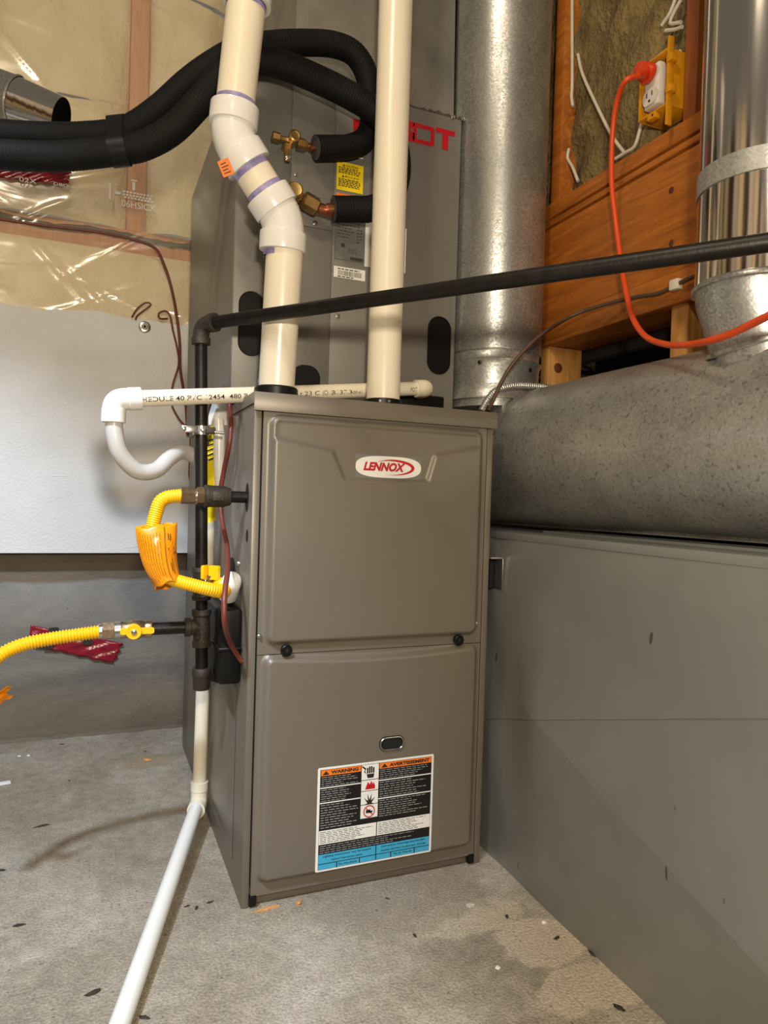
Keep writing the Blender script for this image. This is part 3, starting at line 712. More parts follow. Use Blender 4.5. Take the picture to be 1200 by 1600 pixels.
    def tx(s, a, b, ww, hh, **k): text_on(MB(), s, O+V(a*w, -.0013, b*h), XR, ZU, ww*w, hh*h, **k).build('label_text', 'print_ink', lb, smooth=0)
    for a, s, ww in ((.105, 'WARNING', .23), (.60, 'AVERTISSEMENT', .36)): tx(s, a, .932, ww, .034, bold=.05)
    for a in (.038, .53):
        m.prism([(a*w, .930*h), ((a+.055)*w, .930*h), ((a+.0275)*w, .968*h)], O+V(0, -.0012, 0), XR, ZU, .0002)
    tx('Lighting instructions may be located', .06, .130, .40, .024, bold=.015); tx('behind heat access panel.', .13, .090, .26, .024, bold=.015); tx('No Handhold', .19, .036, .15, .022, bold=.01)
    tx("Instructions d'allumage peuvent \u00eatre", .55, .130, .39, .026, bold=.015); tx("situ\u00e9es derri\u00e8re le panneau d'acc\u00e8s", .545, .090, .40, .026, bold=.015); tx('Pas de Poign\u00e9e', .66, .036, .16, .024, bold=.01)
    # pictograms: hand with spark, blast, crossed box
    cx, cz = .437*w, .908*h
    m.prism([(cx-.005, cz-.011), (cx+.006, cz-.011), (cx+.007, cz-.004), (cx-.007, cz-.004)], O+V(0, -.0012, 0), XR, ZU, .0002)
    for i in range(4): m.prism(rrect(cx-.0068+i*.0037, cz-.003, cx-.0040+i*.0037, cz+.007+.003*(1-abs(i-1.5)/1.5), .0012, 2), O+V(0, -.0012, 0), XR, ZU, .0002)
    m.prism([(cx-.016, cz+.009), (cx-.010, cz+.004), (cx-.012, cz), (cx-.007, cz-.004), (cx-.010, cz+.001), (cx-.008, cz+.006), (cx-.015, cz+.011)], O+V(0, -.0012, 0), XR, ZU, .0002)
    bx, bz = .435*w, .632*h; st = []
    for i in range(11):
        a = math.pi*(i/10); r = (.0155 if i % 2 == 0 else .006)*(1 if 1 < i < 9 else .8); st.append((bx+r*math.cos(a)*.8, bz-.008+r*math.sin(a)*1.25))
    m.prism(st, O+V(0, -.0012, 0), XR, ZU, .0002)
    m.prism([(bx-.006, .500*h), (bx+.006, .500*h), (bx+.006, .520*h), (bx+.002, .520*h), (bx+.002, .535*h), (bx-.004, .528*h), (bx-.006, .535*h)], O+V(0, -.0012, 0), XR, ZU, .0002)
    m.build('label_symbols', 'print_ink', lb, smooth=0, kind='stuff')
    m = MB(); ring = []
    rc = V(.435*w, 0, .516*h)
    for i in range(32):
        a0, a1 = 2*math.pi*i/32, 2*math.pi*(i+1)/32
        m.add([O+rc+V(r*math.cos(a), -.0014, r*math.sin(a)) for r, a in ((.0088, a0), (.0106, a0), (.0106, a1), (.0088, a1))], [(0, 1, 2, 3)])
    m.add([O+rc+V(x, -.0014, z) for x, z in ((-.0068, .0056), (-.0056, .0068), (.0068, -.0056), (.0056, -.0068))], [(0, 1, 2, 3)])
    m.build('red_symbol', 'red_ink', lb, smooth=0); m = MB(); fx, fz = .437*w, .735*h
    m.prism([(fx+a, fz+b) for a, b in ((-.009, 0), (.009, 0), (.009, .006), (.006, .012), (.005, .008), (.002, .014), (-.001, .008), (-.004, .013), (-.007, .006))], O+V(0, -.0012, 0), XR, ZU, .0002)
    m.build('red_symbol', 'red_ink', lb, smooth=0)
    random.seed(12)
    ml, md = MB(), MB()
    def lines(mb, a, b, top, bot, n):
        for i in range(n):
            zc_ = top-(top-bot)*(i+.5)/n; e = a+(b-a)*random.uniform(.55, .97); th_ = (top-bot)/n*.30; x = a
            while x < e:
                L = min(random.uniform(.02, .055), e-x); mb.add([O+V(xx*w, -.0013, zz*h) for xx, zz in ((x, zc_-th_/2), (x+L, zc_-th_/2), (x+L, zc_+th_/2), (x, zc_+th_/2))], [(0, 1, 2, 3)]); x += L+.009
    lines(ml, .03, .35, .915, .815, 5); lines(ml, .03, .35, .795, .67, 6); lines(ml, .03, .35, .65, .41, 10)
    lines(ml, .52, .97, .915, .815, 5); lines(ml, .52, .97, .795, .635, 7); lines(ml, .52, .97, .615, .44, 8); lines(ml, .03, .95, .255, .172, 4)
    lines(md, .03, .49, .388, .27, 7); lines(md, .52, .97, .388, .27, 7)
    ml.build('small_print', 'text_grey', lb, smooth=0, kind='stuff'); md.build('small_print', 'ink_dark', lb, smooth=0, kind='stuff')
furnace()

# ------------------------------------------------------------------ evaporator coil cabinet
CY = .165
def coil():
    x0, x1, y1, z0, z1 = -.010, .448, .80, H_+.002, 1.458
    t = thing('evaporator_cabinet', 'grey evaporator coil cabinet standing on the furnace, with red lettering', 'coil cabinet', ((x0+x1)/2, .45, z0)); P = 'coil_paint'
    MB().box((x0, CY+.003, z0), (x1, y1, z1), .0015).build('casing', P, t)
    Q = lambda px, py: on(px, py, Y=CY)
    s1 = Q(454, 250).x; s2 = Q(524, 190).x; s2b = Q(520, 450).x; s3 = Q(575, 400).x
    g = .0012
    MB().box((x0+.001, CY, z0), (s1-g, CY+.004, z1-.001), .0006).build('front_panel', P, t)
    zt = Q(490, 356).z
    MB().box((s1+g, CY, zt+g), (s2-g, CY+.004, z1-.001), .0006).build('front_panel', P, t)
    MB().box((s1+g, CY-.001, z0), (s2-g, CY+.004, zt-g), .0006).build('front_panel', P, t)
    MB().box((s2+g, CY, z0), (x1-.001, CY+.004, z1-.001), .0006).build('front_panel', P, t)
    MB().box((x0+.002, CY+.0035, z0), (x1-.002, CY+.005, z1-.002)).build('seam_shadow_gap', 'dark_gap', t)
    # oval openings
    def oval(px, py, hw, hh):
        c = Q(px, py); o = MB().prism(rrect(-hw, -hh, hw, hh, hw*.98, 10), c+V(0, -.0004, 0), XR, ZU, .0014).build('oval_plug', 'black_plastic', t)
        rim = rrect(-hw, -hh, hw, hh, hw*.98, 10); MB().tube([c+V(a, -.0018, b) for a, b in rim+[rim[0]]], .0012, 6).build('plug_rim', 'black_plastic', o)
    oval(393, 506, .0235, .058); oval(685.5, 540, .0255, .058)
    c = Q(477, 612); MB().prism(rrect(-.028, -.024, .028, .050, .024, 10), c+V(0, -.0012, 0), XR, ZU, .0012).build('drain_plug', 'black_plastic', t)
    c = Q(655, 640); MB().box((Q(615, 640).x, CY-.018, z0+.001), (Q(688, 640).x, CY-.001, z0+.045), .004).build('drain_boss', 'black_plastic', t)
    for px, py in ((462, 272), (492, 349), (527, 494)):
        MB().lathe(Q(px, py)+V(0, -.0012, 0), (0, -1, 0), [(0, .0048), (.0012, .0048), (.0012, .0034), (.0035, .0032), (.004, .001)], 12).build('screw', 'steel_bright', t)
    # stickers
    def sticker(name, ax, ay, bx, by, mat, lift=.0004, label=None):
        a = Q(ax, ay); b = Q(bx, by)
        ww = b.x-a.x
        return MB().prism([(0, 0), (ww, 0), (ww, a.z-b.z), (0, a.z-b.z)], V(a.x, CY-lift, b.z), XR, ZU, .0003).build(name, mat, t, smooth=0, label=label), V(a.x, CY-lift-.0004, b.z), ww, a.z-b.z
    def tlines(mb, o, w, h, rows):
        for (a, b, zc, th) in rows:
            x = a
            while x < b-.005:
                L = min(random.uniform(.05, .13), b-x); mb.add([o+V(xx*w, 0, zz*h) for xx, zz in ((x, zc), (x+L, zc), (x+L, zc+th), (x, zc+th))], [(0, 1, 2, 3)]); x += L+.03
    random.seed(21)
    st, o, w, h = sticker('caution_sticker', 526.5, 251, 566.5, 304, 'label_yellow', label='yellow caution sticker')
    m = MB(); text_on(m, 'CAUTION', o+V(.34*w, 0, .845*h), XR, ZU, .45*w, .08*h, bold=.02); text_on(m, 'Mise en garde', o+V(.32*w, 0, .46*h), XR, ZU, .52*w, .08*h, bold=.01)
    for x, z in ((.21, .845), (.19, .46)): m.add([o+V((x+a)*w, 0, (z+b)*h) for a, b in ((0, 0), (.1, 0), (.05, .09))], [(0, 1, 2)])
    tlines(m, o, w, h, [(.07, random.uniform(.8, .93), z, .035) for z in (.78, .72, .66, .60, .38, .32, .26, .20, .14)]); m.build('sticker_print', 'print_ink', st, smooth=0, kind='stuff')
    st, o, w, h = sticker('white_sticker', 528, 238, 567, 249, 'label_white'); m = MB(); tlines(m, o, w, h, [(.1, .9, .25, .12), (.1, .9, .6, .12)]); m.build('sticker_print', 'ink_dark', st, smooth=0, kind='stuff')
    sticker('orange_sticker', 525.5, 300.5, 566, 318, 'orange_ink')
    st, o, w, h = sticker('rating_plate', 524.5, 330, 569, 412, 'label_grey'); m = MB()
    rows = [(.06, random.uniform(.35, .7), .93-.065*i, .022) for i in range(8)]+[(.72, random.uniform(.8, .95), .93-.065*i, .022) for i in range(9)]+[(.45, .75, .26-.03*i, .012) for i in range(4)]
    tlines(m, o, w, h, rows)
    for a, b, c_, d in ((0, 0, 1, .006), (0, .994, 1, 1), (0, 0, .012, 1), (.988, 0, 1, 1), (.52, .02, .95, .09), (.20, .27, .34, .35)): m.add([o+V(x*w, 0, z*h) for x, z in ((a, b), (c_, b), (c_, d), (a, d))], [(0, 1, 2, 3)])
    m.build('sticker_print', 'ink_dark', st, smooth=0, kind='stuff')
    st, o, w, h = sticker('barcode_sticker', 521.5, 415, 570, 440, 'label_white', label='white barcode sticker'); m = MB()
    x = .14
    while x < .86:
        L = random.uniform(.008, .022); m.add([o+V(xx*w, 0, zz*h) for xx, zz in ((x, .22), (x+L, .22), (x+L, .68), (x, .68))], [(0, 1, 2, 3)]); x += L+random.uniform(.008, .02)
    tlines(m, o, w, h, [(.12, .82, .76, .10), (.12, .62, .06, .10)]); m.build('sticker_print', 'ink_dark', st, smooth=0, kind='stuff')
    sticker('white_label', 571, 345, 633, 427, 'label_white')
    # red lettering
    m = MB(); yy = CY-.0006; B = lambda px, py: on(px, py, Y=yy)
    def stroke(*p): MB().prism([(B(*q).x, B(*q).z) for q in p], (0, yy, 0), XR, ZU, .0003).build('red_letter', 'red_ink', t, smooth=0)
    stroke((552, 185), (563, 188), (563, 208), (552, 203))                       # first letter, mostly hidden by the black line
    stroke((600, 181), (648, 191), (648, 196), (640, 203), (648, 209), (647, 222), (630, 219), (612, 200))
    zt, zb = B(662, 195).z, B(662, 226).z; xl, xr = B(645, 210).x, B(679, 210).x
    outer = rrect(xl, zb, xr, zt, .007, 4); inner = rrect(xl+.0085, zb+.0085, xr-.0085, zt-.0085, .003, 4); n = len(outer)
    m.add([V(a, yy-.0003, b) for a, b in outer]+[V(a, yy-.0003, b) for a, b in inner], [(i, (i+1) % n, n+(i+1) % n, n+i) for i in range(n)]); m.build('red_letter', 'red_ink', t, smooth=0); m = MB()
    tl, tr = B(681, 201).x, B(711, 205).x; tz = B(695, 202).z; bz = B(695, 234).z
    m.prism([(tl, tz), (tl, tz-.0095), (tl+(tr-tl)*.34, tz-.0095), (tl+(tr-tl)*.34, bz), (tl+(tr-tl)*.66, bz), (tl+(tr-tl)*.66, tz-.0095), (tr, tz-.0095), (tr, tz)], (0, yy, 0), XR, ZU, .0003)
    m.build('red_letter', 'red_ink', t, smooth=0)
    # brass service valves
    Y = CY-.030
    c = on(452, 221, Y=Y)
    v = MB().lathe(c+V(-.032, 0, .003), (1, 0, -.05), [(0, .006), (.001, .0085), (.014, .0085), (.015, .006), (.022, .0048), (.030, .0055), (.046, .006), (.047, .0105), (.060, .0105), (.066, .0075)], 6).build('service_valve', 'brass', t, label='upper brass service valve')
    cp = c+V(.006, -.006, .004)
    MB().lathe(cp, (0, -1, 0), [(-.012, .009), (.008, .0105), (.012, .0105), (.0135, .008), (.0125, .005), (.0125, .001)], 20).build('valve_cap', 'brass', v)
    MB().lathe(c+V(0, .034, .0), (0, -1, 0), [(0, .008), (.03, .008)], 14).build('valve_body', 'brass', v)
    MB().prism(rrect(-.0055, -.033, .0055, .0, .004), c+V(-.002, .004, -.002), XR, ZU, .003).build('valve_foot', 'brass', v)
    MB().lathe(c+V(-.002, 0, -.029), (0, -1, 0), [(-.002, .0048), (.002, .0045), (.003, .002)], 12).build('valve_screw', 'steel_bright', v)
    MB().cyl(c+V(.034, 0, 0), c+V(.075, .002, -.004), .0056, n=16).build('copper_stub', 'copper', v)
    c2 = on(468, 303, Y=Y-.006)
    v = MB().lathe(c2+V(.006, .004, -.006), (1, .1, -.30), [(0, .010), (.004, .0165), (.030, .0165), (.034, .0125)], 6).build('service_valve', 'brass', t, label='lower brass service valve')
    MB().lathe(c2+V(-.006, .022, .003), (-.15, -1, .05), [(0, .012), (.018, .0145), (.026, .0150), (.029, .0125), (.028, .008), (.028, .001)], 22).build('valve_cap', 'brass', v)
    MB().lathe(c2+V(0, .034, 0), (0, -1, 0), [(0, .010), (.03, .010)], 14).build('valve_body', 'brass', v)
    MB().cyl(c2+V(.036, .006, -.016), c2+V(.078, .006, -.021), .0105, n=20).build('copper_stub', 'copper', v)
    return z1
ZC = coil()
def plenum():
    x0, x1 = on(462, 20, Y=.24).x, on(700, 100, Y=.24).x
    t = thing('supply_plenum', 'sheet metal supply plenum rising above the evaporator cabinet', 'duct', ((x0+x1)/2, .5, ZC))
    y0, y1, zt = .235, .78, 2.5; xs = on(587, 80, Y=.24).x
    MB().add([(x0-.05, y0-.045, ZC+.002), (xs, y0-.045, ZC+.002), (xs, y0, ZC+.10), (x0, y0, ZC+.10), (xs, y0, zt), (x0, y0, zt)], [(0, 1, 2, 3), (3, 2, 4, 5)]).build('front_sheet', 'galv_plenum', t, smooth=0)
    MB().add([(xs, y0-.045, ZC+.002), (x1, y0-.03, ZC+.002), (x1, y0+.006, zt), (xs, y0-.002, zt)], [(0, 1, 2, 3)]).build('front_sheet', 'galv_plenum', t, smooth=0)
    MB().add([(x0-.05, y0-.045, ZC+.002), (x0, y0, ZC+.10), (x0, y0, zt), (x0, y1, zt), (x0-.05, y1, ZC+.002)], [(0, 1, 2, 3, 4)]).build('side_sheet', 'galv_plenum', t, smooth=0)
    MB().add([(x1, y0-.03, ZC+.002), (x1, y1, ZC+.002), (x1, y1, zt), (x1, y0+.006, zt)], [(0, 1, 2, 3)]).build('side_sheet', 'galv_plenum', t, smooth=0)
    MB().box((xs-.003, y0-.05, ZC+.004), (xs+.003, y0-.002, zt), .001).build('standing_seam', 'galv_plenum', t)
    random.seed(5); mb = MB(); n = 60; P = []
    for i in range(n+1):
        x = x0-.04+(x1+.0-x0+.04)*i/n; P.append((x, .004*random.random()))
    mb.add([(x, CY+.004-.001*random.random(), ZC-.002-d*.6) for x, d in P]+[(x, CY+.012, ZC+.008+d*2.0) for x, d in P]+[(x, .20, ZC+.010+d) for x, d in P], [(k*(n+1)+i, k*(n+1)+i+1, (k+1)*(n+1)+i+1, (k+1)*(n+1)+i) for k in (0, 1) for i in range(n)])
    mb.build('joint_tape', 'tape_brown', t, smooth=20)
    for px, py in ((707, 184), (723, 187)):
        MB().lathe(on(px, py, Y=CY), (0, -1, 0), [(-.002, .004), (.003, .004), (.004, .002)], 7).build('joint_screw', 'steel_bright', t)
plenum()

# ------------------------------------------------------------------ white venting
def hub(mb, c, d, L, r, lip=.0025):
    return mb.lathe(Vector(c)-Vector(d).normalized()*L/2, d, [(0, r-.004), (.0006, r-.0005), (.003, r), (L-.003, r), (L-.0006, r-.0005), (L, r-.004)], 32)
V1 = V(.045, .042, 0); V2 = V(.240, .041, 0); RV = .03015
def vents():
    t = thing('vent_pipe', 'cream plastic vent pipe with two white elbows, left of the pair', 'pipe', (V1.x, V1.y, H_))
    pa = V(V1.x, V1.y, H_+.002); pb = on(446, 372, D=1.145); pm = on(444, 345, D=1.143)
    pc = on(362, 216, D=1.105); pd = on(371, 170, D=1.10); pe = on(387, -10, D=1.088)
    MB().cyl(pa, pb, RV, n=36).build('pipe', 'pvc_cream', t)
    MB().cyl(pm, pc, RV, n=36).build('pipe', 'pvc_cream', t)
    MB().cyl(pc, pe, RV, n=36).build('pipe', 'pvc_cream', t)
    R = RV+.0048
    up = (pb-pa).normalized(); di = (pc-pm).normalized(); u2 = (pe-pc).normalized()
    for c, d0, d1 in ((pm, up, di), (pc, di, u2)):
        body = MB().tube(fillet([c-d0*.036, c, c+d1*.036], .024, 10), R-.001, 36).build('elbow', 'pvc_white', t, smooth=50)
        hub(MB(), c-d0*.034, d0, .030, R+.0032).build('hub', 'pvc_white', body, smooth=50); hub(MB(), c+d1*.034, d1, .030, R+.0032).build('hub', 'pvc_white', body, smooth=50)
        MB().lathe(c-d0*.058, d0, [(0, RV+.0003), (.0145, RV+.0003)], 36, cap=False).build('primer_stain', 'primer_purple', t)
        MB().lathe(c+d1*.049, d1, [(0, RV+.0003), (.009, RV+.0003)], 36, cap=False).build('primer_stain', 'primer_purple', t)
    # tee at the top of the frame
    ct = pe+u2*.012
    tb = MB().cyl(ct-u2*.028, ct+u2*.10, R+.003, n=36).build('tee', 'pvc_white', t)
    MB().tube(fillet([ct+u2*.03, ct+u2*.03+_V(_r)*.05+V(0, 0, .02), ct+u2*.03+_V(_r)*.07+V(0, 0, .07)], .03), R*.82, 28).build('tee_branch', 'pvc_white', tb)
    MB().lathe(ct-u2*.036, u2, [(0, RV+.0003), (.010, RV+.0003)], 36, cap=False).build('primer_stain', 'primer_purple', t)
    MB().lathe(ct-u2*.0295, u2, [(0, RV+.001), (.002, RV+.001)], 36, cap=False).build('joint_line', 'ink_dark', t)
    MB().lathe(pa+V(0, 0, .018), ZU, [(0, RV+.0003), (.010, RV+.0003)], 36, cap=False).build('primer_stain', 'primer_purple', t)
    MB().lathe(pa-V(0, 0, .001), ZU, [(0, RV+.0065), (.013, RV+.0065), (.015, RV+.005), (.017, RV+.0005)], 36).build('rubber_collar', 'black_plastic', t)
    # small orange sticker hanging off the upper elbow
    q = on(353, 262, D=1.062); ex = (_V(_r)*.92+_V(_u)*.38).normalized(); ey = (_V(_u)*.92-_V(_r)*.38).normalized()
    st = MB().prism([(-.009, -.013), (.009, -.013), (.009, .013), (-.009, .013)], q, ex, ey, .0006).build('orange_sticker', 'orange_ink', t, smooth=0, label='small orange sticker on the upper elbow')
    m = MB()
    nz = ex.cross(ey)
    for k in range(4): m.add([q+nz*.0009+ex*a+ey*b for a, b in ((-.006, -.009+k*.005), (.005-.002*(k % 2), -.009+k*.005), (.005-.002*(k % 2), -.0072+k*.005), (-.006, -.0072+k*.005))], [(0, 1, 2, 3)])
    m.build('sticker_print', 'ink_dark', st, smooth=0, kind='stuff')
    t = thing('vent_pipe', 'straight cream plastic vent pipe standing right of the elbowed one', 'pipe', (V2.x, V2.y, H_))
    MB().cyl((V2.x, V2.y, H_+.003), (V2.x+.004, V2.y, 2.4), RV, n=36).build('pipe', 'pvc_cream', t)
    MB().lathe(V(V2.x, V2.y, H_+.001), ZU, [(0, RV+.0048), (.010, RV+.0048), (.0115, RV+.0005)], 36).build('rubber_collar', 'black_plastic', t)
    for a in (240, 265):
        th = math.radians(a); MB().lathe(V(V2.x+(RV+.004)*math.cos(th), V2.y+(RV+.004)*math.sin(th), H_+.006), (math.cos(th), math.sin(th), 0), [(0, .003), (.002, .0025)], 8).build('collar_screw', 'steel_bright', t)
def _V(a): return Vector((float(a[0]), float(a[1]), float(a[2])))
vents()

# ------------------------------------------------------------------ condensate line
RP = .01335
def condensate():
    r_end = on(652, 607, Y=.112); 
    l_end = on(212, 623, Y=.074)
    d = (r_end-l_end).normalized()
    t = thing('condensate_pipe', 'thin cream plastic pipe with black print crossing behind the vent pipes', 'pipe', tuple(l_end))
    MB().cyl(l_end-d*.02, r_end, RP, n=28).build('pipe', 'pvc_cream', t)
    # right elbow turning into the cabinet
    MB().tube(fillet([r_end-d*.004, r_end+d*.022, r_end+d*.022+V(0, CY-.112-.002, 0)], .016, 8), RP+.0035, 24).build('elbow', 'pvc_cream', t)
    # left elbow turning down
    cn = on(184, 634, Y=.070); dn = on(188, 660, Y=.070)
    cn = l_end-d*.033; dn = cn+V(0, 0, -.034)
    e = MB().tube(fillet([l_end+d*.004, cn, dn], .016, 10), RP+.0042, 28).build('elbow', 'pvc_white', t, smooth=50)
    MB().lathe(l_end-d*.012, d, [(0, RP+.003), (.001, RP+.0052), (.020, RP+.0052), (.021, RP+.003)], 28).build('elbow_hub', 'pvc_white', e)
    MB().lathe(dn+V(0, 0, .020), (0, 0, -1), [(0, RP+.003), (.001, RP+.0052), (.022, RP+.0052), (.023, RP+.003)], 28).build('elbow_hub', 'pvc_white', e)
    # grey trap hose
    Q = lambda px, py, Y: on(px, py, Y=Y)
    path = spline([dn+V(0, 0, .012), Q(180, 682, .072), Q(190, 712, .078), Q(215, 736, .090), Q(243, 735, .105), Q(265, 716, .125), Q(283, 706, .145), Q(304, 713, .165), Q(316, 722, .18)], .004)
    MB().tube(path, RP*1.0, 24).build('trap_hose', 'hose_grey', t, label='grey looped trap hose')
    # printing wrapped round the pipe
    m = MB()
    fwd = (V(*CAM)-l_end); n0 = (fwd-d*fwd.dot(d)).normalized(); up = d.cross(n0); up = up if up.z > 0 else -up
    def wrap(txt, px, ww, hh=.0075, dz=-.0055, **k):
        # start where the pixel column meets the axis
        s = min(range(800), key=lambda i: abs(_px(l_end+d*(i*.0008))-px))*.0008
        vs, fs = text_mb(txt, 1.0, **k); x0 = min(v.x for v in vs); x1 = max(v.x for v in vs); y1 = max(v.y for v in vs)
        out = []
        for v in vs:
            a = s+(v.x-x0)/(x1-x0)*ww; h = dz+v.y/y1*hh; th = h/(RP); rr = RP+.0002
            out.append(l_end+d*a+n0*rr*math.cos(th)+up*rr*math.sin(th))
        MB().add(out, fs).build('pipe_print', 'print_ink', t, smooth=0)
    wrap('HEDULE 40 PVC 12454  480 Psi at', 219, .196, bold=.008); wrap('t 23 C', 464, .038); wrap('B137.3', 514, .040); wrap('NSF-61', 544, .022, .005); wrap('POT', 636, .015)
    wrap('(C)', 500, .010, .008)
def _px(P):
    dd = np.array(P)-CAM; return 600+FPX*(dd@_r)/(dd@_f)
condensate()

# ------------------------------------------------------------------ gas piping
RG = .01065
def nut(p, d, L, r, name, mat, parent, n=6):
    return MB().lathe(p, d, [(0, r*.9), (.001, r), (L-.001, r), (L, r*.9)], n).build(name, mat, parent, smooth=20)
def gas():
    e0 = on(314, 507, Y=.107); a1 = on(315, 1010, Y=.107)
    GX = e0.x
    bot = on(315, 1072, Y=.107)
    e0 = V(GX, .107, e0.z); zc = lambda py: on(315, py, Y=.107).z
    far = on(1200, 379, Z=e0.z-.003); dh = (far-e0).normalized(); end = far+dh*.5
    t = thing('gas_pipe', 'black iron gas pipe dropping beside the furnace and running to the right', 'gas pipe', (bot.x, .107, bot.z))
    dv = (bot-e0).normalized()
    MB().cyl(e0+dh*.02, end, RG, n=24).build('horizontal_pipe', 'black_iron', t)
    el = MB().tube(fillet([e0+dh*.034, e0, e0+dv*.034], .022, 10), RG+.0032, 24).build('elbow', 'cast_iron', t, smooth=50)
    for c, d in ((e0+dh*.028, dh), (e0+dv*.028, dv)): MB().lathe(c-d*.006, d, [(0, RG+.003), (.001, RG+.0052), (.012, RG+.0052), (.013, RG+.001)], 24).build('elbow_band', 'cast_iron', el)
    at = lambda py: e0+dv*((on(315, py, Y=.107).z-e0.z)/dv.z)
    MB().cyl(e0+dv*.03, at(890), RG, n=24).build('riser', 'black_iron', t)
    # branch fitting with the cock for the furnace hose
    f0, f1 = at(886), at(937)
    ft = MB().tube([f0, f0.lerp(f1, .12), f0.lerp(f1, .2), f0.lerp(f1, .8), f0.lerp(f1, .88), f1], [RG+.005, RG+.006, RG+.0035, RG+.0035, RG+.006, RG+.005], 24).build('branch_tee', 'cast_iron', t)
    MB().cyl(f1, at(955), RG*.95, n=24).build('nipple', 'black_iron', t)
    m0, m1 = at(952), at(1010)
    te = MB().tube([m0, m0.lerp(m1, .14), m0.lerp(m1, .18), m0.lerp(m1, .82), m0.lerp(m1, .86), m1], [RG+.0055, RG+.0058, RG+.0035, RG+.0035, RG+.0055, RG+.005], 24).build('drip_tee', 'cast_iron', t)
    mm = m0.lerp(m1, .5)+V(0, 0, .002)
    MB().lathe(mm, (-1, 0, -.0), [(.0, RG+.003), (.018, RG+.003), (.019, RG+.0055), (.028, RG+.0055), (.029, RG+.001)], 24).build('tee_branch', 'cast_iron', te)
    m = MB(); text_on(m, 'LDV', mm+V(-.004, -(RG+.0042), -.020), (0, 0, 1), (-1, 0, 0), .030, .008)
    m.build('cast_mark', 'black_iron', te, smooth=0)
    MB().cyl(m1, at(1048), RG, n=24).build('drip_leg', 'black_iron', t)
    c0, c1 = at(1043), at(1077)
    MB().tube([c0, c0.lerp(c1, .1), c0.lerp(c1, .35), c0.lerp(c1, .4), c0.lerp(c1, .9), c1], [RG+.004, RG+.0055, RG+.0055, RG+.0042, RG+.0042, RG+.002], 24).build('drip_cap', 'cast_iron', t)
    # ---- left branch with ball valve, along -X
    xb = lambda px: on(px, 984, Y=.107).x
    MB().cyl(mm+V(-.025, 0, 0), V(xb(236), .107, mm.z), RG, n=24).build('branch_pipe', 'black_iron', t)
    vx0, vx1 = xb(238), xb(188)
    va = MB().lathe(V(vx0, .107, mm.z), (-1, 0, 0), [(0, RG+.002), (.002, RG+.0042), (.010, RG+.0042), (.013, RG+.0028), (.022, RG+.0055), (.032, RG+.0055), (vx0-vx1-.01, RG+.003), (vx0-vx1, RG+.004)], 24).build('shutoff_valve', 'worn_brass', t, label='brass shutoff valve with a yellow lever')
    hx = xb(208)
    MB().lathe(V(hx, .107-RG, mm.z), (0, -1, 0), [(0, .008), (.009, .008)], 16).build('valve_stem', 'worn_brass', va)
    hp = rrect(-.021, -.0045, .032, .0058, .003, 3)
    hd = MB().prism(hp, V(hx, .107-RG-.006, mm.z), XR, ZU, .0032).lathe(V(hx, .107-RG-.006, mm.z), (0, -1, 0), [(0, .0125), (.006, .0125), (.007, .0115), (.0065, .007)], 28).build('valve_lever', 'yellow_coat', va)
    MB().lathe(V(hx, .107-RG-.012, mm.z), (0, -1, 0), [(0, .005), (.003, .0048), (.004, .002)], 6).build('lever_nut', 'steel_bright', va)
    # ---- lower hose with its nut
    h = thing('gas_hose', 'yellow ribbed gas hose leaving to the left in front of red tape', 'gas hose', (xb(170), .107, mm.z))
    p = V(vx1+.002, .107, mm.z)
    nut(p, (-1, 0, -.04), .012, RG+.0035, 'adapter', 'steel_bright', h, 20)
    nut(p+V(-.010, 0, 0), (-1, 0, -.04), .020, RG+.0042, 'flare_nut', 'worn_brass', h)
    nut(p+V(-.028, 0, -.0005), (-1, 0, -.08), .007, RG+.002, 'sleeve', 'steel_bright', h, 20)
    path = spline([p+V(-.030, 0, -.001), on(120, 992, Y=.105), on(80, 998, Y=.100), on(40, 1006, Y=.092), on(8, 1019, Y=.085), on(-18, 1040, Y=.08), on(-40, 1075, Y=.07), on(-60, 1130, Y=.06)], .004)
    path = resample(path, .00085)
    MB().tube(path, [.0102+.0011*math.sin(i*.00085/.0047*2*math.pi) for i in range(len(path))], 18).build('ribbed_hose', 'yellow_coat', h, smooth=180)
    # orange tag scrap on this hose
    c = on(-4, 1082, Y=.06); tg = MB()
    tg.grid(lambda u, v: c+V(-.05+.066*u+.004*math.sin(v*9), .010*math.sin(u*7)+.006*math.sin(v*11), -.016+.030*v*(1-.3*u)+.004*math.sin(u*15)), 16, 10)
    o = tg.build('warning_tag', 'orange_tag', smooth=30); tag(o, 'crumpled orange tag scrap at the left edge below the hose', 'tag')
    # ---- furnace connection: nipple, union, nut, hose to the cock
    hy = on(386, 777, X=0).y; hz = on(386, 777, X=0).z
    ux = lambda px: on(px, 777, Y=hy).x
    g = thing('gas_hose', 'yellow ribbed gas hose from furnace inlet through the orange bag', 'gas hose', (ux(300), hy, hz))
    MB().cyl((.03, hy, hz), (ux(356), hy, hz), RG-.001, n=24).build('inlet_nipple', 'black_iron', g)
    u0, u1 = ux(361), ux(318)
    un = MB().lathe(V(u0, hy, hz), (-1, 0, 0), [(0, RG+.001), (.002, RG+.004), (.006, RG+.0048), (.012, RG+.0070), (u0-u1-.010, RG+.0070), (u0-u1-.006, RG+.008), (u0-u1-.002, RG+.008), (u0-u1, RG+.004)], 24).build('union', 'cast_iron', g)
    MB().box((u1+.012, hy-RG-.0085, hz-.007), (u0-.014, hy-RG-.005, hz+.007), .001).build('union_flat', 'cast_iron', un)
    nut(V(u1+.001, hy, hz), (-1, 0, 0), .012, RG+.0045, 'adapter_nut', 'worn_brass', g)
    nut(V(u1-.010, hy, hz), (-1, 0, 0), .005, RG+.0008, 'adapter_neck', 'steel_bright', g, 20)
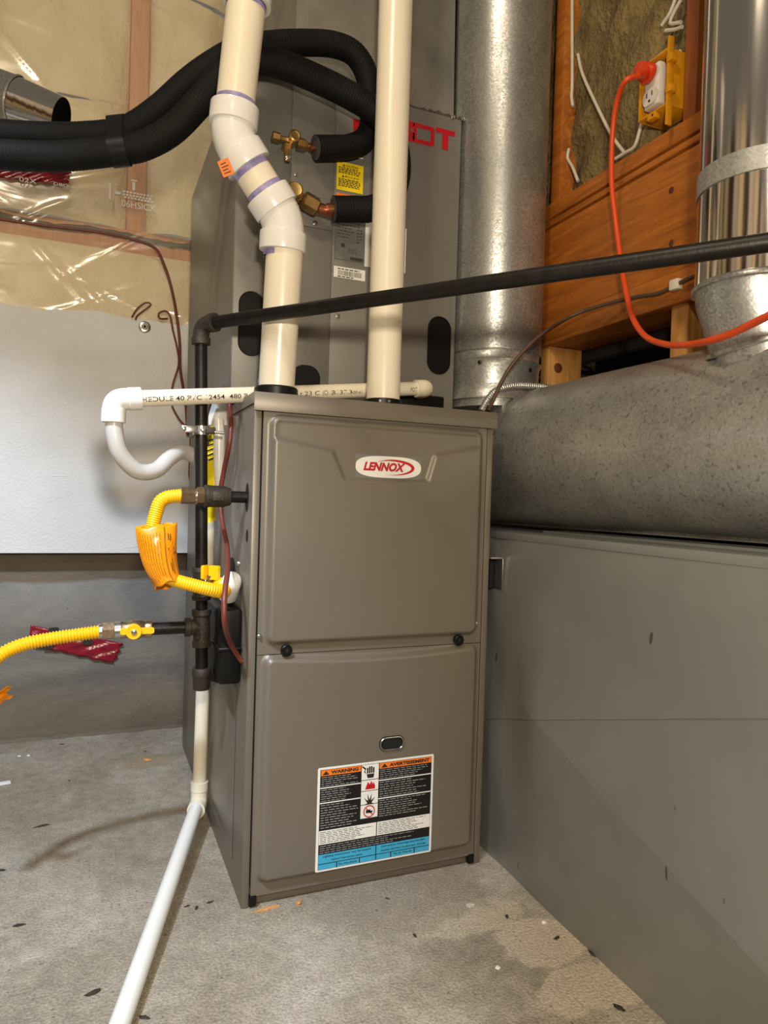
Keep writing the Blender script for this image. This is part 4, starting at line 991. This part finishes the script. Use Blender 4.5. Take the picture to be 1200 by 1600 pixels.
    nut(V(u1-.014, hy, hz), (-1, 0, 0), .022, RG+.0035, 'flare_nut', 'worn_brass', g)
    s = V(u1-.034, hy, hz)
    cx = at(915)
    path = spline([s+V(.004, 0, 0), on(262, 777, Y=hy), on(250, 785, Y=hy), on(243, 805, Y=hy), on(237, 835, Y=hy-.002), on(237, 868, Y=hy-.006), on(250, 893, Y=hy-.012), on(272, 906, Y=hy-.018), on(300, 914, Y=hy-.025), on(328, 921, Y=hy-.026), on(345, 924, Y=hy-.015), on(351, 921, Y=hy+.012), on(344, 912, Y=.075), V(cx.x+.026, .098, cx.z+.004)], .004)
    path = resample(path, .00085)
    MB().tube(path, [.0106+.0007*math.sin(i*.00085/.0036*2*math.pi) for i in range(len(path))], 18).build('ribbed_hose', 'yellow_coat', g, smooth=180)
    # cock on the branch tee
    ck = MB().lathe(cx+V(.006, -.004, .004), (1, -.2, 0), [(0, RG+.002), (.012, RG+.003), (.020, RG+.004), (.028, RG+.001)], 16).build('gas_cock', 'worn_brass', t, label='brass gas cock with a small yellow handle')
    hc = on(328, 898, Y=.080)
    MB().cyl(hc+V(0, .01, -.03), hc, .006, n=14).build('cock_stem', 'worn_brass', ck)
    for sgn in (-1, 1):
        MB().prism(rrect(-.0095, -.012, .0095, .012, .003, 3), hc+V(sgn*.0085, -.004*sgn, .004), (1, -.9*sgn, 0), ZU, .006).build('cock_handle', 'yellow_coat', ck)
    # bag
    bag(hy)
    # pipe clamp
    cc = at(673); k = thing('pipe_clamp', 'grey metal pipe clamp screwed round the black gas pipe', 'clamp', tuple(cc))
    MB().lathe(cc-V(0, 0, .0075), ZU, [(0, RG+.0003), (0, RG+.003), (.015, RG+.003), (.015, RG+.0003)], 24, cap=False).build('band', 'steel_bright', k)
    MB().box((cc.x-.034, .107-RG-.005, cc.z-.006), (cc.x-.006, .107-RG-.002, cc.z+.006), .001).build('ear', 'steel_bright', k)
    MB().box((cc.x+.006, .107-RG-.006, cc.z-.006), (cc.x+.022, .107-RG+.002, cc.z+.006), .002).build('ear', 'cast_iron', k)
    MB().cyl((cc.x+.018, .107-RG-.003, cc.z-.002), (cc.x+.036, .107-RG-.006, cc.z-.003), .0028, n=10).build('bolt', 'steel_bright', k)
    for dx in (-.030, .001): MB().lathe(V(cc.x+dx, .107-RG-.003, cc.z), (0, -1, 0), [(0, .0045), (.003, .0042), (.004, .002)], 10).build('screw', 'steel_bright', k)
def bag(hy):
    """printed orange plastic sleeve hanging on the hose: an open flattened tube"""
    Yc = hy-.012
    # centre line with left/right outlines read at several heights
    rows = [(211, 277, 824, 817), (212, 277, 838, 836), (216, 276, 856, 856), (221, 277, 878, 876), (229, 280, 898, 893), (238, 281, 912, 903), (243, 282, 921, 909)]
    m = MB(); nu = 28; vs = []
    for k, (xl, xr, yl, yr) in enumerate(rows):
        A = on(xl, yl, Y=Yc); B = on(xr, yr, Y=Yc); c = (A+B)/2; h = (B-A)/2; dep = .030 if k else .020
        for i in range(nu):
            a = 2*math.pi*i/nu
            w = 1+.05*math.sin(3*a+k*1.3)
            vs.append(c+h*math.cos(a)+V(0, -dep*math.sin(a)*w*.75, .002*math.sin(5*a+k)+(.008*math.sin(a) if k >= 5 else 0)))
    fs = [(k*nu+i, k*nu+(i+1) % nu, (k+1)*nu+(i+1) % nu, (k+1)*nu+i) for k in range(len(rows)-1) for i in range(nu)]
    m.add(vs, fs); o = m.build('warning_bag', 'orange_tag', smooth=50)
    tag(o, 'orange printed plastic warning sleeve wrapped around the yellow gas hose', 'tag')
    sm = o.modifiers.new('sub', 'SUBSURF'); sm.levels = 2; sm.render_levels = 2; so = o.modifiers.new('th', 'SOLIDIFY'); so.thickness = .0006
    # print
    p = MB(); random.seed(31)
    def surf(u, v):     # u across the front (0 left .. 1 right), v down
        f = v*(len(rows)-1); k = min(int(f), len(rows)-2); f -= k
        a = math.pi*(1-u)
        i0 = a/(2*math.pi)*nu
        def at_(k_):
            i = int(i0) % nu; fr = i0-int(i0); return Vector(vs[k_*nu+i]).lerp(Vector(vs[k_*nu+(i+1) % nu]), fr)
        q = at_(k).lerp(at_(k+1), f); return q+V(0, -.0022, 0)
    def bar(u, v0, v1, w):
        n = 6
        L = [surf(u, v0+(v1-v0)*j/n) for j in range(n+1)]; R_ = [surf(u+w, v0+(v1-v0)*j/n) for j in range(n+1)]
        p.add(L+R_, [(j, j+1, n+2+j, n+1+j) for j in range(n)])
    bar(.60, .02, .95, .010)
    for k in range(9):
        u = .14+k*.048; v = .10+.02*random.random()
        while v < .90-.25*random.random():
            L = random.uniform(.05, .16); bar(u, v, min(v+L, .93), .006); v += L+.015
    for u, v0, v1 in ((.66, .12, .22), (.70, .12, .22), (.66, .33, .36), (.78, .30, .33), (.82, .34, .39), (.78, .37, .40), (.86, .36, .39), (.72, .46, .72), (.68, .52, .64)): bar(u, v0, v1, .016)
    p.build('bag_print', 'print_ink', o, smooth=0, kind='stuff')
gas()

# ------------------------------------------------------------------ white drain pipe down to the floor
def drain():
    foot = on(311, 1250, X=-.0235); yv = foot.y
    t = thing('drain_pipe', 'cream drain pipe beside the furnace bending along the floor to the front', 'pipe', (foot.x, yv, 0))
    top = on(327, 770, X=-.021)
    f2 = V(foot.x, yv, foot.z)
    MB().cyl(V(top.x, top.y, top.z), f2+V(0, 0, .012), RP, n=28).build('upright', 'pvc_cream', t)
    end = on(183, 1612, Z=RP+.002); d = (end-f2); d.normalize()
    MB().cyl(f2+d*.02, end+d*.35, RP, n=28).build('floor_run', 'pvc_white', t)
    e = MB().tube(fillet([f2+V(0, 0, .030), f2+V(0, 0, -.006), f2+V(0, 0, -.006)+d*.036], .018, 8), RP+.003, 26).build('elbow', 'pvc_cream', t, smooth=50)
    MB().lathe(f2+V(0, 0, .020), ZU, [(0, RP+.002), (.001, RP+.0042), (.018, RP+.0042), (.019, RP+.001)], 26).build('hub', 'pvc_cream', e)
    MB().lathe(f2+d*.018-V(0, 0, .004), d, [(0, RP+.002), (.001, RP+.0042), (.018, RP+.0042), (.019, RP+.001)], 26).build('hub', 'pvc_cream', e)
    # old white drain stub with yellow tag tucked behind the gas pipe
    p0 = on(341, 655, Y=.16); p1 = on(343, 775, Y=.16)
    s = thing('white_tube', 'short white tube with a yellow tag behind the black gas pipe', 'tube', tuple(p1))
    MB().tube([p0, p0.lerp(p1, .25)+V(.001, 0, 0), p0.lerp(p1, .6), p1], [.0095, .0105, .0100, .006], 18).build('tube', 'pvc_white', s)
    A = on(323, 662, Y=.175); 
    def fn(u, v):
        q = on(322+16*u, 668-6*u+150*v, Y=.175); return q+V(0, .008*math.sin(u*3+v*4), 0)
    tg = MB().grid(fn, 6, 20).build('yellow_tag', 'label_yellow', s)
    m = MB(); random.seed(2)
    for k in range(5):
        v = .14+.05*k; q0, q1 = fn(.15, v), fn(.75, v); m.add([q0+V(0, -.002, 0), q1+V(0, -.002, 0), q1+V(0, -.002, -.003), q0+V(0, -.002, -.003)], [(0, 1, 2, 3)])
    m.build('tag_print', 'print_ink', tg, smooth=0, kind='stuff')
    pp = MB(); q = on(345, 640, Y=.20)
    pp.grid(lambda u, v: on(326+30*u, 622+42*v, Y=.19)+V(0, .004*math.sin(u*5+v*3), 0), 6, 6)
    o = pp.build('paper_tag', 'paper_white', smooth=40); tag(o, 'white paper slip taped behind the black gas pipe and wires', 'paper')
drain()

# ------------------------------------------------------------------ insulated refrigerant lines
def refrigerant():
    r = .0218
    def ribbed(path, rr): 
        path = resample(path, .0013); return path, [rr+.00035*math.sin(i*.0013/.0052*2*math.pi) for i in range(len(path))]
    U = lambda px, py, Y: on(px, py, Y=Y)
    up = spline([U(493, 231, .133), U(520, 231, .136), U(548, 229, .140), U(570, 217, .141), U(580, 193, .141), U(579, 160, .141), U(572, 115, .141), U(553, 84, .141), U(522, 70, .141), U(480, 67, .141), U(430, 69, .141), U(375, 78, .143), U(330, 102, .147), U(292, 130, .155), U(245, 172, .165), U(195, 203, .175), U(130, 212, .185), U(60, 212, .195), U(-20, 207, .205), U(-70, 203, .21)], .004)
    lo = spline([U(521, 327, .118), U(552, 327, .114), U(580, 326, .106), U(606, 312, .100), U(621, 280, .098), U(621, 240, .098), U(607, 200, .0955), U(580, 170, .0953), U(535, 143, .0955), U(480, 117, .096), U(430, 98, .097), U(390, 96, .102), U(350, 118, .108), U(316, 155, .115), U(270, 202, .125), U(225, 227, .135), U(185, 235, .145), U(100, 244, .155), U(40, 244, .165), U(-20, 240, .175), U(-70, 236, .18)], .004)
    for path, rr, cu, lab, yend in ((up, r, .0056, 'black insulated refrigerant line, upper of the two', 1), (lo, r*1.08, .0105, 'black insulated refrigerant line, lower and thicker of the two', 0)):
        t = thing('refrigerant_line', lab, 'refrigerant line', tuple(path[0]), 'insulated refrigerant lines')
        P, R_ = ribbed(path, rr)
        MB().tube(P, R_, 22).build('foam_sleeve', 'black_foam', t, smooth=180)
        d = (path[0]-path[3]).normalized()
        MB().lathe(path[0]-d*.0005, d, [(0, rr*.96), (.0012, rr*.94)], 24).build('sleeve_end', 'foam_core', t)
        MB().cyl(path[0]-d*.02, path[0]+d*.012, cu, n=18).build('copper_tube', 'copper', t)
    # black tape binding both
    a = on(186, 206, Y=.176); b = on(186, 235, Y=.145); d = (b-a).normalized()
    ax = (on(210, 192, Y=.172)-on(160, 208, Y=.180)+on(210, 231, Y=.139)-on(160, 238, Y=.148)); ax = (ax-d*ax.dot(d)).normalized(); n = ax.cross(d).normalized(); rr = .0262; m = MB()
    # stadium outline
    ring = []
    for k in range(13):
        th = math.pi*k/12; ring.append(b+n*rr*math.cos(th)+d*rr*math.sin(th))
    for k in range(13):
        th = math.pi+math.pi*k/12; ring.append(a+n*rr*math.cos(th)+d*rr*math.sin(th))
    K = len(ring); m.add([q-ax*.014 for q in ring]+[q+ax*.014 for q in ring], [(i, (i+1) % K, K+(i+1) % K, K+i) for i in range(K)])
    o = m.build('tape_band', 'black_plastic', smooth=40); tag(o, 'black tape band binding the two insulated refrigerant lines together', 'tape')
refrigerant()

# ------------------------------------------------------------------ cables, cord and outlet
def wire(name, label, cat, pts, r, mat, step=.006, n=8, group=None):
    o = MB().tube(spline(pts, step), r, n).build(name, mat, smooth=60, base=tuple(Vector(pts[0]))); return tag(o, label, cat, group)
def wires():
    Y = WALL_Y-.040; F = WALL_Y-.071
    q = lambda px, py, y=Y: on(px, py, Y=y)
    wire('thermostat_wire', 'brown wire running across the clear sheet and down past the foam board', 'wire',
         [q(-40, 337), q(60, 351), q(150, 362), q(200, 372), q(240, 386), q(255, 410), q(268, 450), q(277, 500, F), q(281, 540, F), q(282, 580, F), q(290, 630, F), q(293, 680, F)], .0038, 'wire_brown')
    wire('thermostat_wire', 'brown wire with loose loops along the top edge of the foam board', 'wire',
         [q(206, 496, F), q(215, 482, F-.01), q(228, 473, F-.012), q(236, 476, F-.012), q(225, 485, F-.008), q(214, 494, F), q(212, 500, F+.003)], .0026, 'wire_brown')
    wire('thermostat_wire', 'brown wire knotted in a ring at the right corner of the foam board', 'wire',
         [q(262, 498, F), q(250, 498, F-.006), q(248, 490, F-.008), q(258, 486, F-.008), q(266, 494, F-.006), q(270, 515, F-.004), q(277, 545, F-.004), q(279, 570, F-.004), q(270, 602, F-.004), q(268, 630, F-.004), q(280, 655, F-.004), q(296, 675, F-.006), q(297, 705, F-.006), q(296, 745, F-.006), q(303, 762, F-.004)], .0028, 'wire_brown')
    x = -.012; k = lambda px, py, X=-.012: on(px, py, X=X)
    wire('control_wire', 'thick red-brown control wire hanging down the left side of the furnace', 'wire',
         [k(350, 600, -.004), k(357, 614, -.012), k(359, 640), k(361, 665, -.016), k(357, 700, -.020), k(350, 735, -.022), k(344, 775, -.026), k(347, 815, -.026), k(354, 850, -.025), k(356, 885, -.036), k(352, 920, -.046), k(350, 950, -.050), k(352, 980, -.046), k(360, 1005, -.026), k(371, 1024, -.010), k(378, 1034, -.002)], .0043, 'wire_brown', n=12)
    wire('control_wire', 'dark wire slanting behind the black gas pipe below the printed pipe', 'wire', [on(332, 620, Y=.17), on(324, 645, Y=.17), on(320, 672, Y=.165), on(326, 700, Y=.19), on(331, 725, Y=.2)], .0032, 'wire_dark')
    # brown cable from furnace top along the beam, flexible metal conduit
    wire('low_voltage_cable', 'thin brown cable curving from the furnace top up to the timber beam', 'wire',
         [on(764, 640, X=.458), on(772, 622, X=.462), on(790, 585, X=.48), on(815, 552, X=.505), on(850, 520, X=.545), on(895, 493, X=.60), on(940, 477, X=.630), on(990, 465, X=XW-.018), on(1030, 458, X=XW-.018), on(1056, 445, X=XW-.018), on(1085, 432, X=XW-.018), on(1120, 420, X=XW-.018)], .0036, 'wire_dark', n=10)
    o = MB().box(on(1056, 445, X=XW-.024)-V(0, .003, .006), on(1056, 445, X=XW-.011)+V(.0, .003, .006), .002).build('cable_staple', 'wire_white'); tag(o, 'small staple clip holding the brown cable on the timber beam', 'clip')
    p = resample(spline([on(752, 642, Y=.06), on(762, 624, Y=.062), on(776, 610, Y=.064), on(800, 603, Y=.066), on(830, 603, Y=.066), on(858, 606, Y=.066), on(880, 613, Y=.066)], .004), .0011)
    o = MB().tube(p, [.0060+.0010*math.sin(i*.0011/.0050*2*math.pi) for i in range(len(p))], 14).build('flexible_conduit', 'galv_spangle', smooth=180, base=tuple(p[0])); tag(o, 'ribbed flexible metal conduit between furnace top and round duct', 'conduit')
    # white house wiring inside the timber wall
    X = XW+.018; c = lambda px, py, xx=X: on(px, py, X=xx)
    g = 'white cables in the stud bay'
    wire('house_cable', 'white cable stapled down the left stud of the timber wall', 'wire', [c(894, -40), c(894, 60), c(894, 130), c(893, 150), c(895, 166)], .0036, 'wire_white', group=g)
    wire('house_cable', 'short white cable end low beside the left stud', 'wire', [c(889, 232), c(887, 247), c(895, 262), c(903, 283)], .0034, 'wire_white', group=g)
    wire('house_cable', 'white cable slanting down across the insulation behind the orange cord', 'wire', [c(903, 85), c(910, 115), c(930, 160), c(955, 210), c(975, 238)], .0034, 'wire_white', group=g)
    wire('house_cable', 'white cable climbing from the bottom plate to the yellow outlet box', 'wire', [c(962, 248), c(978, 238), c(992, 228), c(1002, 195), c(1013, 160), c(1020, 148)], .0034, 'wire_white', group=g)
    wire('house_cable', 'white cable curving into the top of the yellow outlet box', 'wire', [c(1064, 78), c(1058, 86), c(1046, 92), c(1036, 100, XW+.006), c(1034, 106, XW+.0)], .0030, 'wire_white', group=g)
    for i, (pts, lab) in enumerate((([c(1058, -10), c(1048, 18), c(1034, 40)], 'white cable at the top of the stud bay, leftmost'), ([c(1064, 0), c(1054, 18), c(1047, 36), c(1064, 35)], 'white cable bending at the top of the stud bay'), ([c(1040, 48), c(1055, 46), c(1066, 42)], 'white cable lying level above the outlet box'))):
        wire('house_cable', lab, 'wire', pts, .0034, 'wire_white', group=g)
wires()
def outlet():
    X = XW; f = lambda px, py, xx=X: on(px, py, X=xx)
    ya = f(1062, 140).y; yb = f(1018, 140).y           # right (near) and left (far) sides
    ya, yb = ya-.0, yb
    zt = f(1040, 98).z; zb = f(1040, 182).z
    t = thing('outlet_box', 'yellow plastic outlet box with a white receptacle nailed to the stud', 'outlet', (X, (ya+yb)/2, zb))
    x0, x1 = XW-.028, XW+.034; w = .003
    MB().box((x0, ya, zb), (x1, ya+w, zt), .0006).build('side_wall', 'yellow_box', t)
    MB().box((x0, yb-w, zb), (x1, yb, zt), .0006).build('side_wall', 'yellow_box', t)
    MB().box((x0, ya+w, zb), (x1, yb-w, zb+w), .0006).build('bottom_wall', 'yellow_box', t)
    MB().box((x0, ya+w, zt-w), (x1, yb-w, zt), .0006).build('top_wall', 'yellow_box', t)
    MB().box((x1-w, ya+w, zb+w), (x1, yb-w, zt-w)).build('back_wall', 'dark_gap', t)
    MB().box((x0-.002, ya-.003, f(1062, 200).z), (x0+.010, ya, f(1062, 66).z), .0006).build('nail_flange', 'yellow_box', t)
    for zz in (zb+.022, zt-.022): MB().box((x0-.004, ya-.012, zz-.006), (x0+.010, ya, zz+.006), .001).build('nail_tab', 'yellow_box', t)
    MB().box((x0-.002, (ya+yb)/2-.009, zb-.010), (x0+.010, (ya+yb)/2+.009, zb), .001).build('screw_boss', 'yellow_box', t)
    MB().cyl((x0-.0024, (ya+yb)/2-.004, zb-.005), (x0-.0018, (ya+yb)/2-.004, zb-.005), .0022, n=10).build('screw_hole', 'dark_gap', t)
    # duplex receptacle, a little skewed in the box
    yc = (ya+yb)/2+.003; zc = (zt+zb)/2+.001
    rx = x0-.004
    rc = MB().box((rx+.004, yc-.017, zc-.036), (rx+.022, yc+.017, zc+.036), .003).build('receptacle', 'receptacle', t)
    for s in (-1, 1):
        MB().prism([(.0165*math.cos(a*math.pi/12), max(-.0135, min(.0135, .0165*math.sin(a*math.pi/12)))) for a in range(24)], V(rx+.005, yc, zc+s*.0195), (0, -1, 0), ZU, .005).build('receptacle_face', 'receptacle', rc)
    for dy, dz in ((.006, .004), (-.006, .004)): MB().box((rx-.0004, yc+dy-.001, zc-.0195+dz-.004), (rx+.0004, yc+dy+.001, zc-.0195+dz+.004)).build('slot', 'dark_gap', rc)
    MB().cyl((rx-.0004, yc, zc-.0195-.007), (rx+.0004, yc, zc-.0195-.007), .0025, n=10).build('ground_hole', 'dark_gap', rc)
    # cord with moulded plug
    pz = zc+.0195; p0 = V(rx-.001, yc, pz)
    c = thing('extension_cord', 'orange extension cord hanging from the outlet across the round duct', 'cord', tuple(p0))
    pe = on(996, 117, X=rx-.034)
    MB().tube([p0, p0+V(-.006, 0, 0), p0+V(-.016, .002, .0015), p0.lerp(pe, .62), pe], [.0165, .0170, .0150, .0085, .0058], 20).build('plug', 'plug_red', c)
    g = lambda px, py, xx: on(px, py, X=xx)
    path = [pe+V(.006, 0, 0), g(980, 124, .580), g(968, 145, .585), g(960, 180, .595), g(956, 230, .606), g(956, 290, .614), g(962, 345, .618), g(969, 400, .612), g(977, 450, .595), g(988, 495, .57), g(1008, 525, .545), g(1040, 538, .52), g(1080, 538, .49), g(1130, 526, .462), g(1175, 506, .445), g(1230, 478, .42), g(1300, 440, .40)]
    MB().tube(spline(path, .006), .0046, 14).build('cord', 'orange_cord', c, smooth=60)
outlet()

# ------------------------------------------------------------------ tape and floor litter
def litter():
    random.seed(17)
    def tape(name, label, corners, y, nu=40, nv=10, amp=.003):
        A, B, C_, D_ = [on(px, py, Y=y) for px, py in corners]
        def fn(u, v):
            p = (A*(1-u)+B*u)*(1-v)+(D_*(1-u)+C_*u)*v
            e = .006*math.sin(v*19) if u > .985 else 0
            return p+V(e, amp*math.sin(u*17+v*4)*math.sin(v*7+u*9), .0015*math.sin(u*40)*v)
        o = MB().grid(fn, nu, nv).build(name, 'red_tape', smooth=30, base=tuple(A)); o.modifiers.new('th', 'SOLIDIFY').thickness = .0006
        return tag(o, label, 'tape')
    o = tape('red_tape', 'red tape strip stuck on the concrete wall behind the yellow hose', ((48, 977), (191, 1005), (178, 1036), (44, 1008)), WALL_Y-.010)
    for px, py in ((84, 985), (75, 1009), (137, 1003)):
        a = on(px, py, Y=WALL_Y-.0155); MB().prism(rrect(-.013, -.008, .013, .008, .004, 2), a, XR, ZU, .001).build('tape_print', 'print_ink', o, smooth=0)
    o = tape('red_tape', 'red tape on the clear sheet below the black refrigerant lines', ((-20, 248), (110, 268), (104, 289), (-20, 276)), WALL_Y-.036)
    y = WALL_Y-.041
    text_on(MB(), '02X', on(30, 283, Y=y), XR, ZU, .040, .012).build('tape_print', 'label_white', o, smooth=0); text_on(MB(), 'DBO', on(84, 289, Y=y), XR, ZU, .035, .008).build('tape_print', 'label_white', o, smooth=0)
    # bits on the slab
    def bit(name, label, px, py, size, mat, cat, flat=.3, group=None, rot=None):
        c = on(px, py, Z=0); bm = bmesh.new(); bmesh.ops.create_icosphere(bm, subdivisions=2, radius=1)
        a = random.random()*6.3 if rot is None else rot
        sx, sy = size
        for v in bm.verts:
            k = 1+.35*random.uniform(-1, 1); x, y, z = v.co*k; x *= sx; y *= sy; z = max(-.2, z)*min(sx, sy)*flat
            v.co = (x*math.cos(a)-y*math.sin(a), x*math.sin(a)+y*math.cos(a), z+min(sx, sy)*flat*.2)
        me = bpy.data.meshes.new(name); bm.to_mesh(me); bm.free(); me.materials.append(MATS[mat]); o = bpy.data.objects.new(name, me); COL.objects.link(o); o.location = (c.x, c.y, 0)
        return tag(o, label, cat, group)
    bit('wood_splinter', 'thin pale wood splinter at the left foot of the furnace', 415, 1421, (.022, .0028), 'debris_tan', 'splinter', .8, rot=.08)
    bit('wood_splinter', 'short curled wood shaving right of the thin splinter', 467, 1411, (.008, .004), 'debris_tan', 'splinter', .8, rot=1.0)
    bit('dry_leaf', 'small brown leaf scrap on the slab near the back wall', 229, 1188, (.012, .006), 'debris_tan', 'leaf', .6)
    o = MB().box((-.016, -.009, 0), (.016, .009, .003), .001).build('paper_scrap', 'paper_white'); c = on(4, 1225, Z=0); o.location = c; o.rotation_euler.z = .2; tag(o, 'white scrap on the slab at the left edge of view', 'scrap')
    bit('stone_chip', 'pale stone chip on the slab in front of the furnace', 735, 1415, (.008, .006), 'pebble', 'chip', .5)
    bit('twig', 'small brown stick lying on the tan streak of slab', 65, 1291, (.016, .003), 'debris_dark', 'stick', .8, rot=.2)
    spots = [(30, 1446, .008, 'dark grit bit left of the floor pipe, near the left edge'), (97, 1163, .006, 'dark grit bit close to the foot of the concrete wall'), (227, 1174, .005, 'dark grit speck just behind the brown leaf scrap'),
             (108, 1220, .004, 'dark grit speck midway between white scrap and brown leaf'), (145, 1552, .010, 'large dark grit curl left of the floor pipe near the bottom'), (292, 1416, .005, 'dark grit speck nearest the floor pipe, beside the furnace corner'),
             (307, 1419, .006, 'middle one of three dark specks beside the furnace corner'), (328, 1410, .006, 'dark speck nearest the left foot of the furnace'), (3, 1360, .007, 'dark ring-shaped bit at the left edge of the slab'),
             (605, 1404, .004, 'dark speck on the slab below the blue label field'), (648, 1462, .005, 'dark crumb in the middle of the slab before the furnace'), (792, 1432, .006, 'thin dark sliver right of the stone chip'),
             (225, 1590, .007, 'dark bit right of the floor pipe at the bottom edge'), (870, 1466, .007, 'brown crumb beside the low metal duct, farthest back'), (925, 1490, .008, 'brown strip of grit at the foot of the low metal duct'),
             (968, 1575, .009, 'brown crumb near the low metal duct at the bottom right')]
    for px, py, s_, lab in spots:
        bit('grit_bit', lab, px, py, (s_, s_*.45), 'debris_dark', 'grit', .5, 'dark grit bits on the slab')
    for px, py, lab in ((45, 1181, 'tiny white chip near the wall foot, right one of two'), (30, 1182, 'tiny white chip near the wall foot, left one of two'), (778, 1513, 'tiny white chip on the slab nearest the bottom right'), (850, 1442, 'tiny white chip beside the low metal duct')):
        bit('white_chip', lab, px, py, (.004, .003), 'paper_white', 'chip', .7, 'white chips on the slab')
litter()
